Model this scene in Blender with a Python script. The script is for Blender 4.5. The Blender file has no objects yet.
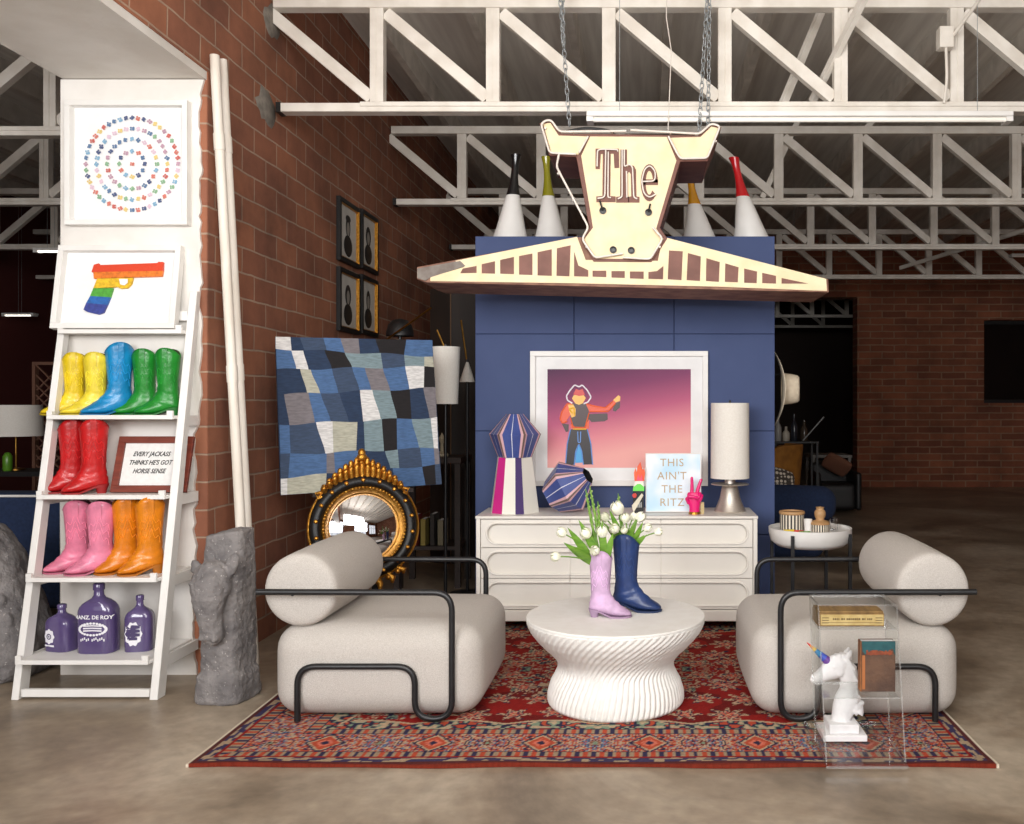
import bpy, bmesh, math, random
import numpy as np
from mathutils import Vector, Matrix, noise
R = random.Random(7)
PI = math.pi
S = bpy.context.scene
COL = S.collection
F, CX, CY, EYE = 900.0, 645.0, 405.0, 1.45      # focal length and horizon in pixels, eye height in metres

# ------------------------------------------------------------------ camera, world, lights, exposure
cam_d = bpy.data.cameras.new('camera'); cam = bpy.data.objects.new('camera', cam_d); COL.objects.link(cam)
cam.location = (0, 0, EYE); cam.rotation_euler = (PI/2, 0, 0)
cam_d.sensor_fit = 'HORIZONTAL'; cam_d.sensor_width = 36; cam_d.lens = F/1024*36
cam_d.shift_x = -(CX-512)/1024; cam_d.shift_y = -(412-CY)/1024
cam_d.clip_start = .05; cam_d.clip_end = 100
S.camera = cam
S.view_settings.view_transform = 'Standard'; S.view_settings.look = 'None'
S.view_settings.gamma = 1; S.view_settings.use_curve_mapping = False
S.view_settings.exposure = -0.22
S.cycles.use_denoising = True
S.cycles.max_bounces = 10; S.cycles.transparent_max_bounces = 24
w = bpy.data.worlds.new('daylight'); S.world = w; w.use_nodes = True
bg = w.node_tree.nodes['Background']; bg.inputs[0].default_value = (0.95, 0.97, 1, 1); bg.inputs[1].default_value = 1.5

def area(name, loc, target, sx, sy, power, color=(1, 1, 1)):
    d = bpy.data.lights.new(name, 'AREA'); d.shape = 'RECTANGLE'; d.size = sx; d.size_y = sy
    d.energy = power; d.color = color
    o = bpy.data.objects.new(name, d); COL.objects.link(o); o.location = loc
    o.rotation_euler = (Vector(target)-Vector(loc)).to_track_quat('-Z', 'Y').to_euler()
    return o
area('window_daylight_left', (-3.3, -3.3, 2.75), (-.6, 5.0, 1.2), 3.0, 2.2, 340, (.99, .99, 1))
area('window_daylight_right', (2.4, -3.3, 2.75), (0.2, 6, 1.6), 3.0, 2.2, 165, (.99, .99, 1))
area('added_ceiling_fill', (-.4, 1.0, 2.6), (.2, 6.2, 4.4), 2.6, 1.6, 175, (1, .985, .96))  # added fill lamp aimed up at ceiling and trusses; no such fixture here

# ------------------------------------------------------------------ helpers
def P(px, py, Y): return Vector(((px-CX)*Y/F, Y, EYE-(py-CY)*Y/F))
def lin(c): c /= 255.0; return c/12.92 if c <= .04045 else ((c+.055)/1.055)**2.4
def rgb(r, g, b): return (lin(r), lin(g), lin(b), 1)

def mat(name, c, rough=.6, metal=0, c2=None, scale=8, bump=0, bscale=60, detail=4, coat=0, stretch=(1, 1, 1), spec=.5):
    m = bpy.data.materials.new(name); m.use_nodes = True
    nt = m.node_tree; N = nt.nodes; L = nt.links; b = N['Principled BSDF']
    b.inputs['Base Color'].default_value = rgb(*c); b.inputs['Roughness'].default_value = rough
    b.inputs['Metallic'].default_value = metal; b.inputs['Specular IOR Level'].default_value = spec
    if coat: b.inputs['Coat Weight'].default_value = coat
    tc = N.new('ShaderNodeTexCoord'); mp = N.new('ShaderNodeMapping'); mp.inputs['Scale'].default_value = stretch
    L.new(tc.outputs['Object'], mp.inputs[0])
    if c2:
        n = N.new('ShaderNodeTexNoise'); n.inputs['Scale'].default_value = scale; n.inputs['Detail'].default_value = detail
        L.new(mp.outputs[0], n.inputs['Vector'])
        r = N.new('ShaderNodeValToRGB'); r.color_ramp.elements[0].position = .35; r.color_ramp.elements[1].position = .65
        r.color_ramp.elements[0].color = rgb(*c); r.color_ramp.elements[1].color = rgb(*c2)
        L.new(n.outputs['Fac'], r.inputs[0]); L.new(r.outputs[0], b.inputs['Base Color'])
    if bump:
        n2 = N.new('ShaderNodeTexNoise'); n2.inputs['Scale'].default_value = bscale; n2.inputs['Detail'].default_value = 3
        L.new(mp.outputs[0], n2.inputs['Vector'])
        bp = N.new('ShaderNodeBump'); bp.inputs['Strength'].default_value = bump; bp.inputs['Distance'].default_value = .01
        L.new(n2.outputs['Fac'], bp.inputs['Height']); L.new(bp.outputs[0], b.inputs['Normal'])
    return m

def brick_mat(name, ca, cb, mort, bw, rh, axis, msz=.012, soft=.2, rough=.9, vary=.5):
    m = bpy.data.materials.new(name); m.use_nodes = True
    nt = m.node_tree; N = nt.nodes; L = nt.links; b = N['Principled BSDF']; b.inputs['Roughness'].default_value = rough
    tc = N.new('ShaderNodeTexCoord'); sp = N.new('ShaderNodeSeparateXYZ'); cb_ = N.new('ShaderNodeCombineXYZ')
    L.new(tc.outputs['Object'], sp.inputs[0]); L.new(sp.outputs[axis], cb_.inputs[0]); L.new(sp.outputs['Z'], cb_.inputs[1])
    wob = N.new('ShaderNodeTexNoise'); wob.inputs['Scale'].default_value = 5; L.new(tc.outputs['Object'], wob.inputs['Vector'])
    mx = N.new('ShaderNodeMixRGB'); mx.blend_type = 'ADD'; mx.inputs[0].default_value = .02
    L.new(cb_.outputs[0], mx.inputs[1]); L.new(wob.outputs['Color'], mx.inputs[2])
    br = N.new('ShaderNodeTexBrick'); br.inputs['Scale'].default_value = 1
    br.inputs['Brick Width'].default_value = bw; br.inputs['Row Height'].default_value = rh
    br.inputs['Mortar Size'].default_value = msz; br.inputs['Mortar Smooth'].default_value = soft
    br.inputs['Color1'].default_value = rgb(*ca); br.inputs['Color2'].default_value = rgb(*cb); br.inputs['Mortar'].default_value = rgb(*mort)
    L.new(mx.outputs[0], br.inputs['Vector'])
    n = N.new('ShaderNodeTexNoise'); n.inputs['Scale'].default_value = 1.7; n.inputs['Detail'].default_value = 8; n.inputs['Roughness'].default_value = .65
    L.new(tc.outputs['Object'], n.inputs['Vector'])
    rr = N.new('ShaderNodeValToRGB'); rr.color_ramp.elements[0].position = .3; rr.color_ramp.elements[1].position = .7
    rr.color_ramp.elements[0].color = (1-vary, 1-vary, 1-vary, 1); rr.color_ramp.elements[1].color = (1.15, 1.1, 1.05, 1)
    L.new(n.outputs['Fac'], rr.inputs[0])
    mu = N.new('ShaderNodeMixRGB'); mu.blend_type = 'MULTIPLY'; mu.inputs[0].default_value = 1
    L.new(br.outputs['Color'], mu.inputs[1]); L.new(rr.outputs[0], mu.inputs[2]); L.new(mu.outputs[0], b.inputs['Base Color'])
    bp = N.new('ShaderNodeBump'); bp.inputs['Strength'].default_value = .5; bp.inputs['Distance'].default_value = .012; bp.invert = True
    L.new(br.outputs['Fac'], bp.inputs['Height']); L.new(bp.outputs[0], b.inputs['Normal'])
    return m

def glass_mat(name, tint=(1, 1, 1), ior=1.46):
    m = bpy.data.materials.new(name); m.use_nodes = True
    b = m.node_tree.nodes['Principled BSDF']
    b.inputs['Base Color'].default_value = (*tint, 1); b.inputs['Roughness'].default_value = .01
    b.inputs['Transmission Weight'].default_value = 1; b.inputs['IOR'].default_value = ior
    return m

def emit_mat(name, c, s):
    m = bpy.data.materials.new(name); m.use_nodes = True
    b = m.node_tree.nodes['Principled BSDF']; b.inputs['Base Color'].default_value = rgb(*c)
    b.inputs['Emission Color'].default_value = rgb(*c); b.inputs['Emission Strength'].default_value = s
    return m

OFF = {}
def tag(o, label=None, cat=None, group=None, kind=None):
    if label: o['label'] = label
    if cat: o['category'] = cat
    if group: o['group'] = group
    if kind: o['kind'] = kind
    return o
def thing(name, label, cat, loc, group=None):
    o = bpy.data.objects.new(name, None); COL.objects.link(o); o.location = loc; o.empty_display_size = .1
    OFF[o.name] = Vector(loc); return tag(o, label, cat, group)

class MB:
    """collects shapes in world coordinates; build() links them as one mesh object"""
    def __init__(s): s.v = []; s.f = []; s.m = []; s.mi = 0
    def add(s, vs, fs):
        o = len(s.v); s.v += [Vector(v) for v in vs]
        for f in fs: s.f.append([i+o for i in f]); s.m.append(s.mi)
        return s
    def box(s, x0, x1, y0, y1, z0, z1, M=None):
        vs = [Vector((x, y, z)) for x in (x0, x1) for y in (y0, y1) for z in (z0, z1)]
        if M: vs = [M @ v for v in vs]
        return s.add(vs, [(0, 1, 3, 2), (4, 6, 7, 5), (0, 4, 5, 1), (2, 3, 7, 6), (0, 2, 6, 4), (1, 5, 7, 3)])
    def bar(s, a, b, w, h=None, up=(0, 0, 1)):
        a = Vector(a); b = Vector(b); h = h or w; d = (b-a); L = d.length; d.normalize()
        u = Vector(up)
        if abs(d.dot(u)) > .99: u = Vector((0, 1, 0))
        x = d.cross(u).normalized(); y = x.cross(d)
        M = Matrix((( x.x, d.x, y.x, a.x), (x.y, d.y, y.y, a.y), (x.z, d.z, y.z, a.z), (0, 0, 0, 1)))
        return s.box(-w/2, w/2, 0, L, -h/2, h/2, M)
    def prism(s, pts, y0, y1):      # pts: (x, z)
        n = len(pts)
        vs = [(x, y0, z) for x, z in pts]+[(x, y1, z) for x, z in pts]
        fs = [list(range(n)), list(range(2*n-1, n-1, -1))]+[(i, (i+1) % n, n+(i+1) % n, n+i) for i in range(n)]
        return s.add(vs, fs)
    def pxprism(s, pts, Y, t):      # photo outline standing at distance Y
        return s.prism([(P(a, b, Y).x, P(a, b, Y).z) for a, b in pts], Y, Y+t)
    def rings(s, rs, cap0=True, cap1=True, closed=False):
        n = len(rs[0]); vs = [v for r in rs for v in r]; fs = []
        K = len(rs)
        for k in range(K-1 if not closed else K):
            a = k*n; b = ((k+1) % K)*n
            for i in range(n): j = (i+1) % n; fs.append((a+i, a+j, b+j, b+i))
        if cap0 and not closed: fs.append(list(range(n))[::-1])
        if cap1 and not closed: fs.append([(K-1)*n+i for i in range(n)])
        return s.add(vs, fs)
    def lathe(s, prof, c=(0, 0, 0), n=32, cap0=True, cap1=True, sx=1, sy=1, M=None):
        rs = []
        for r, z in prof:
            ring = [Vector((r*sx*math.cos(2*PI*i/n), r*sy*math.sin(2*PI*i/n), z)) for i in range(n)]
            rs.append([(M @ v if M else v)+Vector(c) for v in ring])
        return s.rings(rs, cap0, cap1)
    def tube(s, pts, r, n=10, closed=False):
        pts = [Vector(p) for p in pts]; K = len(pts); rs = []; prev = None
        rad = r if isinstance(r, (list, tuple)) else [r]*K
        for k, p in enumerate(pts):
            if closed: t = pts[(k+1) % K]-pts[k-1]
            else: t = pts[min(k+1, K-1)]-pts[max(k-1, 0)]
            t.normalize()
            if prev is None:
                prev = t.cross(Vector((0, 0, 1)))
                if prev.length < .1: prev = t.cross(Vector((0, 1, 0)))
            x = (prev-t*prev.dot(t)).normalized(); y = t.cross(x); prev = x
            rs.append([p+(x*math.cos(2*PI*i/n)+y*math.sin(2*PI*i/n))*rad[k] for i in range(n)])
        return s.rings(rs, closed=closed)
    def ball(s, c, r, n=16, m=10, sc=(1, 1, 1), M=None):
        c = Vector(c); rs = []
        for j in range(1, m):
            a = PI*j/m
            ring = [Vector((r*sc[0]*math.sin(a)*math.cos(2*PI*i/n), r*sc[1]*math.sin(a)*math.sin(2*PI*i/n), r*sc[2]*math.cos(a))) for i in range(n)]
            rs.append([(M @ v if M else v)+c for v in ring])
        return s.rings(rs)
    def rbox(s, c, size, r, n=8, bulge=0):
        c = Vector(c); h = Vector(size)/2; grid = {}
        def pt(a, b, ax, sg):
            p = [0, 0, 0]; p[ax] = sg; p[(ax+1) % 3] = a; p[(ax+2) % 3] = b
            q = Vector((p[0]*h.x, p[1]*h.y, p[2]*h.z)); inn = Vector([max(-h[i]+r, min(h[i]-r, q[i])) for i in range(3)])
            d = q-inn
            q = inn+d.normalized()*r if d.length > 1e-9 else q
            if bulge:
                for i in range(3):
                    j, k = (i+1) % 3, (i+2) % 3
                    q[i] += bulge*(q[i]/h[i])*max(0, 1-(q[j]/h[j])**2)*max(0, 1-(q[k]/h[k])**2)
            return q
        def axis(hh):   # denser samples near the corners
            e = [(-hh+r*(1-math.cos(PI/2*k/n))) for k in range(n+1)]
            mid = [-hh+r+(2*hh-2*r)*k/6 for k in range(1, 6)]
            return [x/hh for x in e+mid+[-x for x in e[::-1]]]
        for ax in range(3):
            A = axis(h[(ax+1) % 3]); B = axis(h[(ax+2) % 3])
            for sg in (-1, 1):
                vs = [pt(a, b, ax, sg)+c for a in A for b in B]; nb = len(B)
                s.add(vs, [(i*nb+j, (i+1)*nb+j, (i+1)*nb+j+1, i*nb+j+1) for i in range(len(A)-1) for j in range(nb-1)])
        return s
    def xf(s, M, start=0):
        for i in range(start, len(s.v)): s.v[i] = M @ s.v[i]
        return s
    def build(s, name, mats, parent=None, bevel=0, seg=2, smooth=35, sub=0, remesh=0, weld=False, origin=None, colors=None, smoothmod=0):
        me = bpy.data.meshes.new(name)
        if origin is not None: o0 = Vector(origin)
        elif parent is not None: o0 = OFF[parent.name]
        else:
            xs = [v.x for v in s.v]; ys = [v.y for v in s.v]; zs = [v.z for v in s.v]
            o0 = Vector(((min(xs)+max(xs))/2, (min(ys)+max(ys))/2, min(zs)))
        me.from_pydata([tuple(v-o0) for v in s.v], [], s.f)
        mats = mats if isinstance(mats, (list, tuple)) else [mats]
        for m in mats: me.materials.append(m)
        if len(mats) > 1: me.polygons.foreach_set('material_index', s.m)
        if colors is not None:
            ca = me.color_attributes.new('pattern', 'FLOAT_COLOR', 'POINT'); ca.data.foreach_set('color', colors)
        bm = bmesh.new(); bm.from_mesh(me)
        if weld: bmesh.ops.remove_doubles(bm, verts=bm.verts, dist=1e-5)
        bmesh.ops.recalc_face_normals(bm, faces=bm.faces); bm.to_mesh(me); bm.free()
        me.polygons.foreach_set('use_smooth', [True]*len(me.polygons))
        if smooth < 180 and not remesh: me.set_sharp_from_angle(angle=math.radians(smooth))
        o = bpy.data.objects.new(name, me); COL.objects.link(o); OFF[o.name] = o0
        if parent is not None: o.parent = parent
        else: o.location = o0
        if bevel:
            b = o.modifiers.new('b', 'BEVEL'); b.width = bevel; b.segments = seg; b.limit_method = 'ANGLE'; b.angle_limit = .6
            b.harden_normals = False
        if remesh:
            r = o.modifiers.new('r', 'REMESH'); r.mode = 'VOXEL'; r.voxel_size = remesh; r.use_smooth_shade = True
            if smoothmod:
                q = o.modifiers.new('s', 'SMOOTH'); q.iterations = smoothmod; q.factor = .6
        if sub:
            u = o.modifiers.new('u', 'SUBSURF'); u.levels = sub; u.render_levels = sub
        return o

def top(o, label, cat, group=None): return tag(o, label, cat, group)
def copy_tree(o, parent=None):
    c = o.copy(); COL.objects.link(c)
    OFF[c.name] = OFF[o.name]
    if parent is not None: c.parent = parent; c.matrix_parent_inverse = o.matrix_parent_inverse.copy()
    for ch in [x for x in KIDS.get(o.name, [])]: copy_tree(ch, c)
    return c
KIDS = {}
def index_kids():
    KIDS.clear()
    for x in COL.objects:
        if x.parent: KIDS.setdefault(x.parent.name, []).append(x)

def arc(c, r, a0, a1, n, f):      # f maps (u, v) to a point
    return [f(c[0]+r*math.cos(a0+(a1-a0)*k/n), c[1]+r*math.sin(a0+(a1-a0)*k/n)) for k in range(n+1)]
def rounded(pts, r, n=6, closed=False):
    """polyline with rounded corners"""
    pts = [Vector(p) for p in pts]; out = []; K = len(pts)
    for i, p in enumerate(pts):
        if not closed and i in (0, K-1): out.append(p); continue
        a = (pts[i-1]-p); b = (pts[(i+1) % K]-p); rr = min(r, a.length*.49, b.length*.49)
        a = p+a.normalized()*rr; b = p+b.normalized()*rr
        for k in range(n+1):
            t = k/n; out.append(a*(1-t)**2+p*2*t*(1-t)+b*t*t)
    return out
def text_mesh(s, size, extrude=0, shear=0, bold=0, align='CENTER', space=1):
    """flat lettering in (x, y); returns verts, faces"""
    cu = bpy.data.curves.new('t', 'FONT'); cu.body = s; cu.size = size; cu.extrude = extrude; cu.shear = shear
    cu.offset = bold; cu.align_x = align; cu.align_y = 'CENTER'; cu.resolution_u = 3; cu.space_character = space
    o = bpy.data.objects.new('t', cu); COL.objects.link(o)
    bpy.context.view_layer.update()
    dg = bpy.context.evaluated_depsgraph_get(); me = bpy.data.meshes.new_from_object(o.evaluated_get(dg))
    vs = [v.co.copy() for v in me.vertices]; fs = [list(p.vertices) for p in me.polygons]
    bpy.data.objects.remove(o); bpy.data.curves.remove(cu); bpy.data.meshes.remove(me)
    return vs, fs

# ------------------------------------------------------------------ materials
M = {}
M['plaster'] = mat('white_plaster', (232, 228, 222), .85, c2=(218, 212, 204), scale=3, bump=.25, bscale=14)
M['white'] = mat('white_paint', (238, 236, 232), .45, c2=(230, 227, 222), scale=5)
M['brickL'] = brick_mat('terracotta_block', (168, 110, 82), (142, 92, 72), (176, 150, 130), .33, .149, 'Y', .007, .4, vary=.5)
M['brickB'] = brick_mat('back_wall_brick', (158, 96, 68), (126, 74, 54), (156, 122, 98), .42, .12, 'X', .012, .2, vary=.45)
M['brickX'] = brick_mat('end_brick', (168, 110, 82), (142, 92, 72), (176, 150, 130), .33, .149, 'X', .006, .3, vary=.4)
M['roof'] = mat('roof_boards', (238, 232, 222), .9, c2=(216, 208, 198), scale=2, stretch=(6, .4, 1))
M['joist'] = mat('joist_paint', (222, 214, 202), .8, c2=(200, 192, 180), scale=6)
M['truss'] = mat('truss_paint', (232, 226, 216), .5, c2=(216, 208, 196), scale=7)
M['black'] = mat('black_metal', (22, 22, 24), .38, c2=(30, 30, 32), scale=20)
M['blackp'] = mat('black_plastic', (16, 15, 16), .5, c2=(24, 22, 22), scale=20)
M['darkwood'] = mat('dark_wood', (48, 32, 24), .5, c2=(34, 22, 17), scale=6, stretch=(1, 1, 12))
M['blue'] = mat('blue_panel_paint', (68, 82, 122), .65, c2=(64, 78, 118), scale=4, spec=.3)
M['linen'] = mat('linen_fabric', (204, 198, 191), .95, c2=(186, 179, 171), scale=260, bump=.4, bscale=320, detail=2)
M['credenza'] = mat('ivory_lacquer', (234, 229, 220), .4, c2=(230, 225, 216), scale=4)
M['tablew'] = mat('white_cast_stone', (236, 234, 229), .7, c2=(231, 228, 222), scale=18)
M['concrete'] = None
M['stone'] = mat('grey_cast_stone', (140, 135, 133), .95, c2=(106, 102, 102), scale=9, bump=1.0, bscale=45, detail=8)
def speckle(m, c, scale, th):      # pale chips in the stone
    N = m.node_tree.nodes; L = m.node_tree.links; b = N['Principled BSDF']; src = b.inputs['Base Color'].links[0].from_socket
    n = N.new('ShaderNodeTexNoise'); n.inputs['Scale'].default_value = scale; n.inputs['Detail'].default_value = 2
    tc = N.new('ShaderNodeTexCoord'); L.new(tc.outputs['Object'], n.inputs['Vector'])
    r = N.new('ShaderNodeValToRGB'); r.color_ramp.elements[0].position = th; r.color_ramp.elements[1].position = th+.04; L.new(n.outputs['Fac'], r.inputs[0])
    mx = N.new('ShaderNodeMixRGB'); mx.inputs[2].default_value = rgb(*c); L.new(r.outputs[0], mx.inputs[0]); L.new(src, mx.inputs[1]); L.new(mx.outputs[0], b.inputs['Base Color'])
speckle(M['stone'], (176, 170, 166), 75, .675)
M['cream'] = mat('cream_sign_paint', (236, 218, 180), .55, c2=(228, 206, 164), scale=9, bump=.08, bscale=30)
M['signbrown'] = mat('brown_sign_paint', (124, 80, 68), .6, c2=(104, 64, 52), scale=8, bump=.1, bscale=30)
M['signrust'] = mat('worn_sign_metal', (112, 74, 60), .7, c2=(150, 112, 92), scale=9, detail=8)
M['neon'] = mat('unlit_neon_tube', (226, 218, 208), .25, c2=(216, 206, 196), scale=30)
M['steel'] = mat('galvanised_steel', (176, 180, 182), .45, .5, c2=(140, 146, 148), scale=60)
M['silver'] = mat('brushed_nickel', (222, 214, 204), .42, .85, c2=(206, 198, 188), scale=40, stretch=(1, 1, 8))
M['gold'] = mat('gilt', (206, 150, 62), .36, .9, c2=(168, 112, 40), scale=50, bump=.3, bscale=120)
M['brass'] = mat('brass', (176, 134, 66), .35, 1, c2=(150, 110, 50), scale=20)
M['shade'] = mat('lamp_shade_fabric', (234, 229, 220), .9, c2=(228, 222, 212), scale=100)
M['mirror'] = mat('mirror_glass', (205, 205, 208), .03, 1, c2=(200, 200, 204), scale=2)
M['navy'] = mat('navy_fabric', (30, 46, 78), .95, c2=(24, 38, 66), scale=60)
M['glass'] = glass_mat('clear_glass')
def acrylic_mat(name, edge):
    m = bpy.data.materials.new(name); m.use_nodes = True; N = m.node_tree.nodes; L = m.node_tree.links
    N.remove(N['Principled BSDF']); out = N['Material Output']
    tr = N.new('ShaderNodeBsdfTransparent'); gl = N.new('ShaderNodeBsdfGlossy'); mx = N.new('ShaderNodeMixShader'); lw = N.new('ShaderNodeLayerWeight'); lw.inputs['Blend'].default_value = .5
    pw = N.new('ShaderNodeMath'); pw.operation = 'POWER'; pw.inputs[1].default_value = 4.5; L.new(lw.outputs['Facing'], pw.inputs[0])
    fr = N.new('ShaderNodeMath'); fr.operation = 'MULTIPLY_ADD'; fr.inputs[1].default_value = .38; fr.inputs[2].default_value = .03; L.new(pw.outputs[0], fr.inputs[0])
    gl.inputs['Roughness'].default_value = .03
    tr.inputs[0].default_value = (.965, .975, .97, 1)
    L.new(tr.outputs[0], mx.inputs[1]); L.new(gl.outputs[0], mx.inputs[2])
    if edge:
        gl.inputs['Roughness'].default_value = .25; mx.inputs[0].default_value = .42
    else: L.new(fr.outputs[0], mx.inputs[0])
    L.new(mx.outputs[0], out.inputs[0]); return m
M['acrylic'] = acrylic_mat('clear_acrylic', False); M['acrylic_edge'] = acrylic_mat('polished_acrylic_edge', True)
M['green'] = mat('tulip_leaf', (118, 158, 52), .5, c2=(88, 134, 40), scale=12, stretch=(1, 1, 4))
M['petal'] = mat('white_petal', (244, 242, 226), .6, c2=(234, 236, 205), scale=20)
M['paper'] = mat('white_paper', (240, 239, 238), .8, c2=(234, 233, 232), scale=10)

def concrete():
    m = bpy.data.materials.new('polished_concrete'); m.use_nodes = True
    nt = m.node_tree; N = nt.nodes; L = nt.links; b = N['Principled BSDF']
    tc = N.new('ShaderNodeTexCoord')
    a = N.new('ShaderNodeTexNoise'); a.inputs['Scale'].default_value = .9; a.inputs['Detail'].default_value = 9; a.inputs['Roughness'].default_value = .62; a.inputs['Distortion'].default_value = .6
    L.new(tc.outputs['Object'], a.inputs['Vector'])
    r = N.new('ShaderNodeValToRGB'); e = r.color_ramp.elements
    e[0].position = .34; e[0].color = rgb(98, 86, 72); e[1].position = .68; e[1].color = rgb(182, 168, 149)
    x = e.new(.5); x.color = rgb(148, 132, 113)
    L.new(a.outputs['Fac'], r.inputs[0])
    c = N.new('ShaderNodeTexNoise'); c.inputs['Scale'].default_value = 14; c.inputs['Detail'].default_value = 8
    L.new(tc.outputs['Object'], c.inputs['Vector'])
    mu = N.new('ShaderNodeMixRGB'); mu.blend_type = 'OVERLAY'; mu.inputs[0].default_value = .35
    L.new(r.outputs[0], mu.inputs[1]); L.new(c.outputs['Fac'], mu.inputs[2]); L.new(mu.outputs[0], b.inputs['Base Color'])
    rr = N.new('ShaderNodeMapRange'); rr.inputs[3].default_value = .25; rr.inputs[4].default_value = .5
    L.new(a.outputs['Fac'], rr.inputs[0]); L.new(rr.outputs[0], b.inputs['Roughness'])
    return m
M['concrete'] = concrete()

# ------------------------------------------------------------------ the room
WX, WL, PY = -2.36, -3.13, 4.86            # brick wall face, its left face, front of its end pier
BY, RX, LX, CZ = 15.9, 8.2, -9.0, 4.5
def struct(o): o['kind'] = 'structure'; return o
struct(MB().box(LX, RX, -3.9, 24, -.2, 0).build('floor', M['concrete'], origin=(0, 0, 0)))
ceil = struct(MB().box(LX, RX, -3.9, 24, CZ, CZ+.1).build('ceiling', M['roof'], origin=(0, 0, 0)))
x = LX+.4
while x < RX:
    if not (WL-.05 < x < WX+.05): MB().box(x-.03, x+.03, -3.6, 23.8, CZ-.2, CZ).build('joist', M['joist'], ceil)
    x += .731
struct(MB().box(WL, WX, PY, BY, 0, CZ).build('wall_left', [M['brickL']], origin=(0, 0, 0)))
struct(MB().box(WL, WX, -3.6, PY, 3.25, CZ).build('wall_lintel', [M['brickL']], origin=(0, 0, 0)))
struct(MB().box(WL-.004, WX-.006, -3.6, PY+.0, 3.205, 3.25).build('trim_1', [M['plaster']], origin=(0, 0, 0)))
# white plaster on the pier end with a broken right edge
pts = [(WL-.012, 0), (WL-.012, 3.2), (WX-.012, 3.2)]
z = 3.12
while z > .05:
    pts.append(((WX-.03 if z > 1.3 else WX-.062)+R.uniform(-.012, .010), z)); z -= R.uniform(.02, .07)
pts.append((WX-.05, 0))
struct(MB().prism(pts, PY-.022, PY).build('trim_2', [M['plaster']], origin=(0, 0, 0)))
struct(MB().box(WX-.05, WX-.003, PY-.006, PY+.001, 0, 3.2).build('trim_3', [M['brickX']], origin=(0, 0, 0)))
# back wall with the doorway and the dark window opening
dx0, dx1, dz1 = 1.0, 3.75, 3.36
wx0, wx1, wz0, wz1 = P(984, 0, BY).x, 8.0, P(0, 403, BY).z, P(0, 320, BY).z
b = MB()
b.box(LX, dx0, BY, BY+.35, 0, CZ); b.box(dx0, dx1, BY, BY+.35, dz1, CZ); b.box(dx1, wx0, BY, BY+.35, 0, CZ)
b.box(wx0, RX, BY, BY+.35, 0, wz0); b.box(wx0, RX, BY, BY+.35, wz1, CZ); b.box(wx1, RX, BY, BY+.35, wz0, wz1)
struct(b.build('wall_back', [M['brickB']], origin=(0, 0, 0)))
fr = struct(MB().box(wx0, wx1, BY+.2, BY+.24, wz0, wz0+.06).box(wx0, wx1, BY+.2, BY+.24, wz1-.06, wz1).box(wx0, wx0+.06, BY+.2, BY+.24, wz0, wz1).box(wx1-.06, wx1, BY+.2, BY+.24, wz0, wz1).build('window_1', M['blackp']))
MB().box(wx0+.06, wx1-.06, BY+.215, BY+.225, wz0+.06, wz1-.06).build('pane', mat('dark_glass', (10, 10, 12), .1), fr)
struct(MB().box(RX, RX+.2, -3.9, 24, 0, CZ).build('wall_right', [M['brickL']], origin=(0, 0, 0)))
struct(MB().box(LX-.2, LX, -3.9, 24, 0, CZ).build('wall_far_left', [mat('dark_red_paint', (92, 40, 36), .8)], origin=(0, 0, 0)))
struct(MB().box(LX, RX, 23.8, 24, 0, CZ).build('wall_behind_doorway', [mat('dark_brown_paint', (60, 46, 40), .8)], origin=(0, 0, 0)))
struct(MB().box(LX, WL, BY-.05, BY, 0, 3.3).build('wall_lounge', [mat('dark_red_wall_paint', (96, 40, 34), .8, c2=(80, 34, 30), scale=2)], origin=(0, 0, 0)))

# front wall behind the viewpoint, with its wide shop windows
b = MB(); wins = [(-7.6, -5.6), (-4.9, -1.7), (.8, 4.0), (5.0, 7.6)]; xa = LX
for w0, w1 in wins: b.box(xa, w0, -3.9, -3.6, 0, CZ); b.box(w0, w1, -3.9, -3.6, 0, .9); b.box(w0, w1, -3.9, -3.6, 3.6, CZ); xa = w1
b.box(xa, RX, -3.9, -3.6, 0, CZ)
struct(b.build('wall_front', [M['brickX']], origin=(0, 0, 0)))
for k, (w0, w1) in enumerate(wins):
    b = MB(); xs_ = [w0+(w1-w0)*i/3 for i in range(4)]
    for x in xs_: b.box(x-.025, x+.025, -3.78, -3.73, .9, 3.6)
    for z in (.925, 2.6, 3.575): b.box(w0, w1, -3.78, -3.73, z-.025, z+.025)
    struct(b.build('window_%d' % (k+2), [M['blackp']]))

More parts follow.
